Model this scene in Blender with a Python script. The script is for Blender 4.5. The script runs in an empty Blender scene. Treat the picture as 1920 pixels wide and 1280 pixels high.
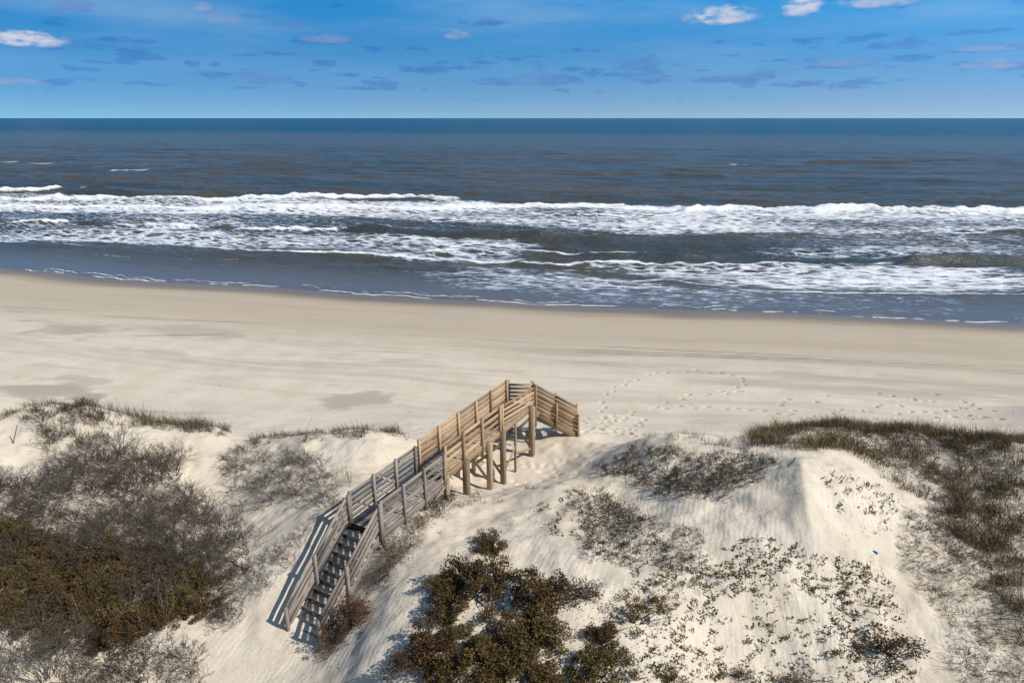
import bpy, math, random
import numpy as np
from mathutils import Vector
R = math.radians
rng = np.random.default_rng(7)
random.seed(7)
sc = bpy.context.scene
col = sc.collection

# ------------------------------------------------------------------ camera, sky, sun, exposure
ZC, PITCH, F = 17.5, R(18.1), 1280.0
cam = bpy.data.cameras.new('camera'); cam.lens = 24.0; cam.sensor_width = 36.0
cam.clip_start = 0.1; cam.clip_end = 300000.0
camo = bpy.data.objects.new('camera', cam); col.objects.link(camo)
camo.location = (0, 0, ZC); camo.rotation_euler = (R(90) - PITCH, 0, R(0)); sc.camera = camo

SUN_EL, SUN_AZ = R(43), R(112)          # azimuth clockwise from the view direction (+Y): right, a little behind
sd = Vector((math.cos(SUN_EL) * math.sin(SUN_AZ), math.cos(SUN_EL) * math.cos(SUN_AZ), math.sin(SUN_EL)))
sl = bpy.data.lights.new('sun', 'SUN'); sl.energy = 4.75; sl.angle = R(0.5); sl.color = (1.0, 0.955, 0.88)
so = bpy.data.objects.new('sun', sl); col.objects.link(so)
so.rotation_euler = (-sd).to_track_quat('-Z', 'Y').to_euler()

sc.view_settings.view_transform = 'Standard'; sc.view_settings.look = 'None'
sc.view_settings.exposure = 0.0; sc.view_settings.gamma = 1.0
sc.cycles.use_denoising = True
sc.cycles.max_bounces = 6; sc.cycles.diffuse_bounces = 3; sc.cycles.glossy_bounces = 3
sc.cycles.transparent_max_bounces = 8

class NT:
    """small node-tree builder"""
    def __init__(s, tree): s.t = tree; s.n = tree.nodes; s.l = tree.links
    def node(s, typ, **kw):
        n = s.n.new(typ)
        for k, v in kw.items(): setattr(n, k, v)
        return n
    def put(s, sock, v):
        if hasattr(v, 'is_output') or isinstance(v, bpy.types.NodeSocket): s.l.new(v, sock)
        elif v is not None:
            if isinstance(v, (tuple, list)) and sock.type == 'RGBA' and len(v) == 3: v = (*v, 1)
            sock.default_value = v
    def math(s, op, a, b=None, c=None, clamp=False):
        n = s.node('ShaderNodeMath', operation=op, use_clamp=clamp)
        s.put(n.inputs[0], a); s.put(n.inputs[1], b) if b is not None else None
        if c is not None: s.put(n.inputs[2], c)
        return n.outputs[0]
    def vmath(s, op, a, b=None):
        n = s.node('ShaderNodeVectorMath', operation=op); s.put(n.inputs[0], a)
        if b is not None: s.put(n.inputs[1], b)
        return n.outputs[0]
    def mix(s, f, a, b, mode='MIX'):
        n = s.node('ShaderNodeMix', data_type='RGBA', blend_type=mode, clamp_factor=True)
        s.put(n.inputs[0], f); s.put(n.inputs[6], a); s.put(n.inputs[7], b); return n.outputs[2]
    def rng(s, v, a, b, c=0.0, d=1.0, smooth=True):
        n = s.node('ShaderNodeMapRange'); n.interpolation_type = 'SMOOTHSTEP' if smooth else 'LINEAR'
        for i, x in enumerate((v, a, b, c, d)): s.put(n.inputs[i], x)
        return n.outputs[0]
    def noise(s, vec, scale, detail=3, rough=0.55, dist=0.0):
        n = s.node('ShaderNodeTexNoise'); s.put(n.inputs['Vector'], vec); n.inputs['Scale'].default_value = scale
        n.inputs['Detail'].default_value = detail; n.inputs['Roughness'].default_value = rough
        n.inputs['Distortion'].default_value = dist; return n.outputs['Fac']
    def mapping(s, vec, scale=(1, 1, 1), rot=(0, 0, 0), loc=(0, 0, 0)):
        n = s.node('ShaderNodeMapping'); s.put(n.inputs[0], vec)
        n.inputs['Location'].default_value = loc; n.inputs['Rotation'].default_value = rot
        n.inputs['Scale'].default_value = scale; return n.outputs[0]
    def attr(s, name, out='Fac'):
        n = s.node('ShaderNodeAttribute', attribute_name=name); return n.outputs[out]
    def bump(s, h, strength=0.5, dist=0.1, normal=None):
        n = s.node('ShaderNodeBump'); s.put(n.inputs['Height'], h); n.inputs['Strength'].default_value = strength
        n.inputs['Distance'].default_value = dist
        if normal is not None: s.put(n.inputs['Normal'], normal)
        return n.outputs[0]
    def sep(s, v):
        n = s.node('ShaderNodeSeparateXYZ'); s.put(n.inputs[0], v); return n.outputs
    def comb(s, x, y, z):
        n = s.node('ShaderNodeCombineXYZ'); s.put(n.inputs[0], x); s.put(n.inputs[1], y); s.put(n.inputs[2], z); return n.outputs[0]

def pix_dir(px, py):
    a, b = (px - 960) / F, (640 - py) / F
    return np.array([a, math.cos(PITCH) + math.sin(PITCH) * b, -math.sin(PITCH) + math.cos(PITCH) * b])
def at(px, py, z):
    d = pix_dir(px, py); t = (z - ZC) / d[2]; return np.array([d[0] * t, d[1] * t, z])
def project(x, y, z):
    dz = z - ZC; dep = y * math.cos(PITCH) - dz * math.sin(PITCH); up = y * math.sin(PITCH) + dz * math.cos(PITCH)
    dep = np.maximum(dep, 0.01)
    return 960 + F * x / dep, 640 - F * up / dep

world = bpy.data.worlds.new('World'); sc.world = world; world.use_nodes = True
def build_world():
    t = NT(world.node_tree); world.node_tree.nodes.clear()
    tc = t.node('ShaderNodeTexCoord').outputs['Generated']
    x, y, z = t.sep(tc)
    # the clear deep-blue winter sky: the Nishita sky read a little higher than the low view that the photo shows
    zz = t.math('ADD', t.math('MULTIPLY', t.math('MAXIMUM', z, 0.0), 3.2), 0.13)
    sky = t.node('ShaderNodeTexSky', sky_type='NISHITA', sun_disc=False)
    sky.sun_elevation = SUN_EL; sky.sun_rotation = SUN_AZ; sky.altitude = 0; sky.air_density = 1.0
    sky.dust_density = 0.35; sky.ozone_density = 3.0
    t.put(sky.inputs[0], t.vmath('NORMALIZE', t.comb(x, y, zz)))
    az = t.math('ARCTAN2', x, y); el = t.math('ARCSINE', z)
    azd = t.math('MULTIPLY', az, 57.2958); eld = t.math('MULTIPLY', el, 57.2958)
    tint = t.mix(t.rng(eld, 0.8, 8.8, smooth=False), (0.98, 1.12, 1.17), (0.30, 1.74, 2.20))
    tint = t.mix(t.rng(eld, 8.5, 20.0), tint, (0.95, 1.08, 1.12))
    tint = t.mix(1.0, tint, t.mix(t.rng(azd, -38, 34), (0.70, 0.88, 0.93), (1.15, 1.08, 1.05)), 'MULTIPLY')
    base = t.mix(1.0, sky.outputs[0], tint, 'MULTIPLY')
    # thin cirrus veils
    # clouds: a flat layer of small fair-weather cumulus seen at a low angle
    p = t.comb(azd, t.math('MULTIPLY', eld, 3.0), 0.0)
    wob = t.noise(t.mapping(p, (0.9, 0.9, 1)), 1.0, 4, 0.55)
    w2 = t.noise(t.mapping(p, (0.45, 0.45, 1), loc=(3, 9, 2)), 1.0, 3, 0.6)
    cirrus = t.math('MULTIPLY', t.rng(t.noise(t.mapping(p, (0.05, 0.12, 1), rot=(0, 0, 0.45)), 1.0, 4, 0.5), 0.40, 0.75), t.rng(eld, 1.0, 7.0))
    c0 = t.mix(t.math('MULTIPLY', cirrus, 0.30), base, (4.6, 6.2, 8.0))
    # grey-blue scattered patches in two belts
    belt = t.math('MULTIPLY', t.rng(eld, 1.4, 2.6), t.rng(eld, 6.6, 4.2))
    patch = t.rng(t.math('ADD', t.noise(t.mapping(p, (0.22, 0.34, 1), loc=(1.7, 4.2, 0)), 1.0, 5, 0.62), t.math('MULTIPLY', belt, 0.07)), 0.60, 0.70)
    patch = t.math('MULTIPLY', patch, t.rng(eld, 0.9, 1.8))
    c1 = t.mix(t.math('MULTIPLY', patch, 0.75), c0, t.mix(1.0, c0, (0.64, 0.70, 0.86), 'MULTIPLY'))
    # single clouds traced at their bearing and height: px, py, half width, half height, white 0..1
    clouds = [(48, 78, 52, 15, 1.0), (130, 14, 28, 12, .1), (420, 42, 36, 13, .22), (376, 16, 20, 9, .3), (228, 76, 42, 7, 0), (140, 86, 52, 7, .05),
              (550, 48, 26, 7, .12), (612, 76, 46, 10, .2), (853, 68, 28, 11, .35), (1352, 36, 62, 17, .95), (1502, 20, 34, 19, .95), (1640, 8, 62, 11, .6),
              (910, 44, 42, 7, 0), (150, 130, 24, 5, 0), (362, 122, 13, 6, 0), (402, 120, 10, 5, 0), (662, 142, 24, 4, 0), (480, 150, 60, 10, .1), (30, 158, 40, 8, .3),
              (1205, 122, 50, 12, .05), (1070, 131, 22, 5, 0), (1115, 138, 26, 6, 0), (1328, 150, 50, 8, .05), (1420, 144, 28, 10, .05), (1580, 120, 48, 10, .2),
              (1810, 62, 50, 5, .05), (1700, 86, 48, 8, .05), (1855, 92, 52, 8, .25), (1015, 152, 60, 12, .08), (870, 128, 36, 6, 0), (910, 119, 26, 4, 0), (780, 132, 34, 7, 0), (1855, 124, 45, 12, .3),
              (930, 155, 32, 8, .05), (690, 166, 60, 5, 0), (1700, 112, 34, 6, 0), (1500, 160, 46, 6, 0), (1210, 150, 40, 10, .06)]
    cov = None; wh = None
    wobc = t.math('SUBTRACT', wob, 0.5); w2c = t.math('SUBTRACT', w2, 0.5)
    for (cx, cy, hw, hh, white) in clouds:
        d = pix_dir(cx, cy); d = d / np.linalg.norm(d)
        ca, ce = math.degrees(math.atan2(d[0], d[1])), math.degrees(math.asin(d[2]))
        k = 57.3 / F * 0.93
        ax = t.math('DIVIDE', t.math('SUBTRACT', azd, ca), hw * k * 1.25)
        ey = t.math('DIVIDE', t.math('SUBTRACT', eld, ce), hh * k * 1.35)
        ey = t.math('MULTIPLY', ey, t.math('MULTIPLY_ADD', t.math('LESS_THAN', ey, 0.0), 0.7, 1.0))   # flat base
        r2 = t.math('ADD', t.math('MULTIPLY', ax, ax), t.math('MULTIPLY', ey, ey))
        v = t.math('SUBTRACT', 1.0, r2)
        cov = v if cov is None else t.math('MAXIMUM', cov, v)
        if white > 0.02:
            vv = t.math('MULTIPLY', t.rng(t.math('ADD', v, t.math('MULTIPLY', ey, 0.35)), -0.1, 0.9), white)
            wh = vv if wh is None else t.math('MAXIMUM', wh, vv)
    cm = t.rng(t.math('ADD', t.math('MAXIMUM', cov, -3.0), t.math('ADD', t.math('MULTIPLY', wobc, 3.2), t.math('MULTIPLY', w2c, 3.2))), -.1, 1.35)
    dark = t.mix(1.0, c0, (0.68, 0.73, 0.86), 'MULTIPLY')
    lit = t.mix(t.math('MULTIPLY', wh, .9), dark, (6.7, 6.9, 7.7))
    c2 = t.mix(cm, c1, lit)
    # below the horizon: sea-coloured, seen by nothing
    c3 = t.mix(t.rng(z, -0.02, -0.001), (0.9, 1.2, 1.5), c2)
    bg = t.node('ShaderNodeBackground'); t.put(bg.inputs[0], c3); bg.inputs[1].default_value = 0.1
    out = t.node('ShaderNodeOutputWorld'); t.l.new(bg.outputs[0], out.inputs[0])
build_world()

# ------------------------------------------------------------------ helpers
def tag(o, label=None, cat=None, group=None, kind=None):
    if label: o['label'] = label
    if cat: o['category'] = cat
    if group: o['group'] = group
    if kind: o['kind'] = kind
    return o
def empty(name, loc, rz=0.0):
    o = bpy.data.objects.new(name, None); o.location = loc; o.rotation_euler = (0, 0, rz); o.empty_display_size = 0.2
    col.objects.link(o); return o
def mesh_np(name, verts, faces, mats=(), smooth=False, attrs=None, uv=None):
    """faces: list of (n,k) int arrays"""
    me = bpy.data.meshes.new(name)
    verts = np.asarray(verts, np.float32)
    me.vertices.add(len(verts)); me.vertices.foreach_set('co', verts.ravel())
    fs = [np.asarray(f, np.int32) for f in faces if len(f)]
    tot = np.concatenate([np.full(len(f), f.shape[1], np.int32) for f in fs])
    loops = np.concatenate([f.ravel() for f in fs])
    me.loops.add(len(loops)); me.loops.foreach_set('vertex_index', loops)
    me.polygons.add(len(tot)); st = np.concatenate([[0], np.cumsum(tot)[:-1]]).astype(np.int32)
    me.polygons.foreach_set('loop_start', st); me.polygons.foreach_set('loop_total', tot)
    if smooth: me.polygons.foreach_set('use_smooth', np.ones(len(tot), bool))
    for k, a in (attrs or {}).items():
        at_ = me.attributes.new(k, 'FLOAT', 'POINT'); at_.data.foreach_set('value', np.asarray(a, np.float32))
    if uv is not None:
        l = me.uv_layers.new(name='UVMap'); l.data.foreach_set('uv', np.asarray(uv, np.float32)[loops].ravel())
    for m in mats: me.materials.append(m)
    me.update(calc_edges=True)
    return me
def obj(name, me, parent=None):
    o = bpy.data.objects.new(name, me); col.objects.link(o)
    if parent: o.parent = parent
    return o
def vnoise(x, y, seed=0):
    r = np.random.default_rng(seed).random((256, 256))
    xi = np.floor(x).astype(int); yi = np.floor(y).astype(int); fx = x - xi; fy = y - yi
    fx = fx * fx * (3 - 2 * fx); fy = fy * fy * (3 - 2 * fy)
    a = r[xi % 256, yi % 256]; b = r[(xi + 1) % 256, yi % 256]; c = r[xi % 256, (yi + 1) % 256]; d = r[(xi + 1) % 256, (yi + 1) % 256]
    return (a * (1 - fx) + b * fx) * (1 - fy) + (c * (1 - fx) + d * fx) * fy - 0.5
def fbm(x, y, seed=0, octv=4, gain=0.5):
    s = 0; a = 1.0
    for i in range(octv): s = s + a * vnoise(x * 2 ** i, y * 2 ** i, seed + i); a *= gain
    return s
def sstep(v, a, b):
    t = np.clip((v - a) / (b - a), 0, 1); return t * t * (3 - 2 * t)
def in_poly(px, py, poly):
    c = np.zeros(px.shape, bool); n = len(poly); j = n - 1
    for i in range(n):
        xi, yi = poly[i]; xj, yj = poly[j]
        c ^= ((yi > py) != (yj > py)) & (px < (xj - xi) * (py - yi) / (yj - yi + 1e-9) + xi); j = i
    return c

# ------------------------------------------------------------------ shore coordinates
S0 = np.array([-63.4, 83.2]); SE = np.array([0.9751, -0.2217]); SN = np.array([-0.2217, -0.9751])
def shore_off(u):
    return 2.5 * np.clip(1 - ((u - 56) / 56) ** 2, -3, 1) + 1.9 * fbm(u * .055 + 7, u * 0 + 2.3, 140, 3)
def shore(x, y):
    dx, dy = x - S0[0], y - S0[1]
    u = dx * SE[0] + dy * SE[1]; v = dx * SN[0] + dy * SN[1]
    return u, v - shore_off(u)
def unshore(u, v):
    vv = v + shore_off(u)
    return S0[0] + u * SE[0] + vv * SN[0], S0[1] + u * SE[1] + vv * SN[1]
def beach_z(x, y):
    u, v = shore(x, y)
    z = np.where(v > 0, 2.75 * (1 - np.exp(-np.maximum(v, 0) / 21)), 0.06 * v)
    return np.maximum(z, -6)

# ------------------------------------------------------------------ dune terrain
CP = [  # px, py, z
 (0,775,5.6),(50,760,5.9),(110,752,6.1),(180,762,5.9),(230,785,5.4),(330,797,5.0),(400,802,4.75),(440,820,4.35),(500,830,4.5),(560,822,4.85),(640,809,5.15),(730,808,5.1),(765,828,4.5),
 (60,850,5.2),(0,900,5.0),(150,900,4.9),(300,870,4.6),(380,880,4.3),(450,900,4.2),(560,880,4.65),(640,870,5.05),(700,862,5.05),(100,1000,4.3),(250,1000,4.2),(400,1000,3.95),(500,960,4.4),(600,945,5.2),(632,962,5.2),(560,950,4.8),(735,895,4.8),
 (565,1040,4.55),(535,1095,4.05),(545,1172,3.5),(600,1197,3.5),(480,1250,3.1),(430,1280,3.0),(300,1150,3.6),(150,1200,3.6),(0,1270,3.6),(0,1100,4.0),(400,1150,3.45),
 (640,1110,3.7),(610,1150,3.4),(575,1120,3.75),(705,1040,4.5),(680,1150,4.2),(700,1200,4.4),(625,1235,3.6),(560,1280,3.2),
 (716,1001,4.85),(770,950,4.75),(836,922,4.5),(873,931,3.75),(916,914,3.1),(939,893,3.05),(985,861,3.1),(1085,816,3.55),(880,985,4.85),(800,990,5.0),(940,945,4.5),(1000,926,4.65),(1060,913,4.75),(1120,925,4.7),(1170,938,4.6),
 (760,1050,5.0),(850,1060,5.2),(920,1020,5.25),(1000,1000,5.3),(1100,1000,5.3),(1000,1100,5.2),(850,1150,5.0),(740,1200,4.7),(900,1270,4.8),(1050,1270,4.9),(700,1270,4.2),(1200,1050,5.35),(1200,1250,4.9),
 (1100,892,3.9),(1140,873,4.5),(1180,846,5.0),(1220,825,5.4),(1280,818,5.55),(1340,830,5.6),(1400,838,5.7),(1440,857,6.0),(1470,860,6.2),(1530,860,6.3),(1565,862,6.2),(1595,867,6.0),(1620,872,5.6),
 (1250,880,5.25),(1350,900,5.45),(1430,905,5.8),(1300,960,5.4),(1400,970,5.65),(1450,1020,5.5),(1420,1100,4.95),(1550,1100,4.9),(1500,1180,4.4),(1350,1180,4.5),(1400,1270,4.0),(1550,1270,3.9),(1650,1000,5.2),(1700,1100,4.6),(1800,1150,4.3),(1750,1250,4.0),(1900,1270,4.0),(1850,1050,4.4),(1730,930,5.0),
 (1390,832,4.9),(1440,810,5.25),(1500,802,5.45),(1580,796,5.6),(1700,806,5.5),(1800,815,5.4),(1920,828,5.3),(1650,850,5.2),(1800,880,4.9),(1900,950,4.8),(1920,1080,4.6),
 (1100,850,3.4),(1040,880,3.0),(1000,900,2.98),(1150,832,3.25),(1120,820,3.2)]
pts = [at(*c) for c in CP]
for c in CP:
    if c[1] < 840 and (c[0] < 770 or c[0] > 1170) and c[2] > 4.1:      # behind each crest the dune falls to the beach
        p = at(*c); d = p[:2] / np.linalg.norm(p[:2])
        for k, zz in ((3.2, 3.35), (6.0, 2.75)):
            q = p[:2] + d * k
            if not (1160 < c[0] < 1420): pts.append(np.array([q[0], q[1], zz]))
for x in range(-26, 27, 4):
    for y in (36.0, 40.0): pts.append(np.array([x, y, float(beach_z(np.array(x), np.array(y)))]))
PX = np.array(pts)
def tps_fit(P, lam=0.004):
    n = len(P); d = np.linalg.norm(P[:, None, :2] - P[None, :, :2], axis=2)
    K = d * d * np.log(d + 1e-9) + lam * n * np.eye(n); A = np.zeros((n + 3, n + 3))
    A[:n, :n] = K; A[:n, n] = 1; A[:n, n + 1:] = P[:, :2]; A[n, :n] = 1; A[n + 1:, :n] = P[:, :2].T
    return np.linalg.solve(A, np.concatenate([P[:, 2], [0, 0, 0]]))
WT = tps_fit(PX)
def tps(x, y):
    out = np.empty(x.shape); xf, yf, of = x.ravel(), y.ravel(), out.ravel(); n = len(PX)
    for i in range(0, len(xf), 20000):
        r2 = (xf[i:i+20000, None] - PX[None, :, 0]) ** 2 + (yf[i:i+20000, None] - PX[None, :, 1]) ** 2
        of[i:i+20000] = (0.5 * r2 * np.log(r2 + 1e-9)) @ WT[:n] + WT[n] + WT[n+1] * xf[i:i+20000] + WT[n+2] * yf[i:i+20000]
    return of.reshape(x.shape)
# sharp wind-cut crest of the right dune
RIDGE = np.array([at(1487, 852, 6.0)[:2], at(1496, 862, 6.35)[:2], at(1503, 900, 6.45)[:2], at(1512, 950, 6.4)[:2], at(1530, 1000, 6.2)[:2], at(1560, 1050, 5.7)[:2]])
def polyline_dist(x, y, pl):
    best = np.full(x.shape, 1e9); sgn = np.zeros(x.shape); tt = np.zeros(x.shape); L = 0.0
    for a, b in zip(pl[:-1], pl[1:]):
        ab = b - a; l = np.linalg.norm(ab); t = np.clip(((x - a[0]) * ab[0] + (y - a[1]) * ab[1]) / l ** 2, 0, 1)
        dx, dy = x - (a[0] + t * ab[0]), y - (a[1] + t * ab[1]); d = np.hypot(dx, dy); m = d < best
        best = np.where(m, d, best); sgn = np.where(m, np.sign(ab[0] * dy - ab[1] * dx), sgn); tt = np.where(m, L + t * l, tt); L += l
    return best, sgn, tt, L
FOOT = []
def trail(pxs, z=2.55, stride=0.72, wob=0.12):
    P = [at(a, b, z)[:2] for a, b in pxs]; side = 1; carry = 0.0
    for a, b in zip(P[:-1], P[1:]):
        l = np.linalg.norm(b - a); d = (b - a) / l; s = carry
        while s < l:
            q = a + d * s + np.array([-d[1], d[0]]) * side * wob + rng.normal(0, .05, 2); FOOT.append((q[0], q[1], d[0], d[1])); side = -side
            s += stride * rng.uniform(.85, 1.15)
        carry = s - l
trail([(1130,760),(1135,730),(1150,710),(1215,683),(1260,675),(1330,676),(1380,684),(1400,695),(1385,712),(1360,724)])
trail([(1110,790),(1160,768),(1240,749),(1310,748),(1380,751),(1440,758),(1490,768),(1560,788)], stride=.8)
trail([(1085,815),(1120,790),(1140,762)], z=3.2); trail([(1090,822),(1150,800),(1175,775)], z=3.1); trail([(1100,800),(1180,765),(1300,722),(1420,712)], stride=1.1)
for _ in range(46):
    q = at(rng.uniform(1085, 1210), rng.uniform(755, 822), 3.0); a = rng.uniform(0, 6.28); FOOT.append((q[0], q[1], math.cos(a), math.sin(a)))
for _ in range(60):
    q = at(rng.uniform(1450, 1900), rng.uniform(715, 790), 2.5); a = rng.uniform(0, 6.28); FOOT.append((q[0], q[1], math.cos(a), math.sin(a)))
for _ in range(70):
    q = at(rng.uniform(880, 1100), rng.uniform(868, 915), 3.0); a = rng.uniform(0, 6.28); FOOT.append((q[0], q[1], math.cos(a), math.sin(a)))
TRACKS = []
for line in ([(850,628),(1100,640),(1400,651),(1600,664),(1920,678)], [(850,633),(1100,645),(1400,656),(1600,669),(1920,683)],
             [(900,620),(1150,633),(1420,646),(1920,668)], [(1180,648),(1500,655),(1920,673)], [(0,570),(300,584),(520,590)], [(0,630),(200,622),(420,614)]):
    TRACKS.append(np.array([at(a, b, 2.2)[:2] for a, b in line]))
# natural slump streaks down the slip face
RK = (2.8, 1.1)
def height(x, y, fine=True):
    xc = np.clip(x, -25, 25); yc = np.clip(y, 10.5, 60)
    z = tps(xc, yc)
    d, s, t, L = polyline_dist(xc, yc, RIDGE)
    d = np.sqrt(d * d + .004); fade = sstep(t, 0.2, 3.0) * (1 - sstep(t, L * 0.7, L)) 
    z = z + 0.70 * fade * np.where(s > 0, np.exp(-d / RK[0]), np.exp(-d / RK[1])) 
    b = beach_z(x, y)
    m = sstep(y + 0.04 * x, 33.5, 37.5)
    dn = fbm(x * 0.35, y * 0.35, 11, 4); hum = fbm(x * 1.3, y * 1.3, 31, 3)
    dm = sstep(z - b, 0.2, 1.2)
    z = z + dm * (0.26 * dn + 0.15 * hum) + 0.035 * fbm(x * 0.6, y * 0.6, 5, 3)
    # away from the photo: rolling dunes
    far = sstep(np.hypot(np.maximum(np.abs(x) - 24, 0), np.maximum(10 - y, 0)), 0, 12)
    roll = 4.4 + 2.2 * fbm(x * 0.09, y * 0.09, 55, 4)
    z = z * (1 - far) + roll * far
    return z * (1 - m) + b * m
def axis(segs):
    out = [segs[0][0]]
    for a, b, st in segs:
        n = max(1, int(round((b - a) / st))); out += list(np.linspace(a, b, n + 1)[1:])
    return np.array(out)
gx = axis([(-900, -200, 50), (-200, -60, 4), (-60, -26, .7), (-26, 27, .075), (27, 60, .7), (60, 200, 4), (200, 900, 50)])
gy = axis([(-300, -30, 20), (-30, 6, 1.2), (6, 9, .3), (9, 42, .08), (42, 60, .3), (60, 110, .6), (110, 340, 12)])
GX, GY = np.meshgrid(gx, gy, indexing='ij')
GZ = height(GX, GY)
# footprints and tyre ruts pressed into the sand
PRINT_SHADE = np.zeros(GZ.shape)  # footprint shade painted into the sand colour, the coarse dents cast too little
for (fx, fy, dx, dy) in FOOT:
    if rng.random() < .12: continue
    fd = rng.uniform(.07, .13) if fy > 29.5 else 0.05
    i0, i1 = np.searchsorted(gx, [fx - .5, fx + .5]); j0, j1 = np.searchsorted(gy, [fy - .5, fy + .5])
    X, Y = GX[i0:i1, j0:j1] - fx, GY[i0:i1, j0:j1] - fy
    a = (X * dx + Y * dy) / .17; b = (-X * dy + Y * dx) / .11; r = np.sqrt(a * a + b * b)
    if fy > 29.5: PRINT_SHADE[i0:i1, j0:j1] = np.maximum(PRINT_SHADE[i0:i1, j0:j1], .6 * np.exp(-r ** 2))
    GZ[i0:i1, j0:j1] += -fd * np.exp(-r ** 2 * 1.2) + 0.12 * fd * np.exp(-((r - 1.7) / .5) ** 2)
TR = np.zeros(GZ.shape)
for tr in TRACKS:
    d, s, t, L = polyline_dist(GX, GY, tr)
    m = np.exp(-(d / .16) ** 2) * (0.35 + 0.65 * sstep(vnoise(t * .15, t * 0, 3), -.25, .2)); TR = np.maximum(TR, m)
GZ -= 0.07 * TR
TR = np.maximum(TR, PRINT_SHADE)
def gz(x, y):
    x = np.asarray(x, float); y = np.asarray(y, float)
    i = np.clip(np.searchsorted(gx, x) - 1, 0, len(gx) - 2); j = np.clip(np.searchsorted(gy, y) - 1, 0, len(gy) - 2)
    tx = (x - gx[i]) / (gx[i+1] - gx[i]); ty = (y - gy[j]) / (gy[j+1] - gy[j])
    return (GZ[i, j] * (1 - tx) + GZ[i+1, j] * tx) * (1 - ty) + (GZ[i, j+1] * (1 - tx) + GZ[i+1, j+1] * tx) * ty
def ground_px(px, py):
    d = pix_dir(px, py); t = np.linspace(9, 90, 4000); P = d[None] * t[:, None]
    h = gz(P[:, 0], P[:, 1]); k = np.argmax(ZC + P[:, 2] < h); return np.array([P[k, 0], P[k, 1], h[k]])

# damp darker patches (colour of the sand itself)
DAMP = np.zeros(GZ.shape)
for (px, py, rx, ry, s) in [(660,742,85,22,.95),(600,742,60,12,.4),(60,728,120,24,1.),(180,705,90,8,.7),(320,777,190,7,.6),(1500,688,85,10,.7),(1740,697,95,14,.6),(1200,676,60,8,.4),(1380,684,70,8,.4),
                            (140,603,130,15,1.),(380,606,140,13,.8),(300,648,170,9,.6),(620,655,140,8,.5),(60,632,80,7,.5),(560,610,120,8,.4),(1080,665,60,10,.35),(1400,795,160,9,.55),(800,660,120,6,.4),(1250,800,110,7,.4)]:
    c = at(px, py, 2.4); dep = math.atan2(ZC - 2.4, c[1]); dist = math.hypot(ZC - 2.4, c[1])
    ax, ay = rx * dist / F, ry * dist / (F * math.sin(dep))
    X, Y = (GX - c[0]), (GY - c[1]) + .2 * (GX - c[0])
    nn = fbm(GX * .5, GY * .8, 77, 4) * 1.1
    r = np.sqrt((X / ax) ** 2 + (Y / ay) ** 2) + nn
    DAMP = np.maximum(DAMP, s * (1 - sstep(r, .45, 1.25)))
U, V = shore(GX, GY)

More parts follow.
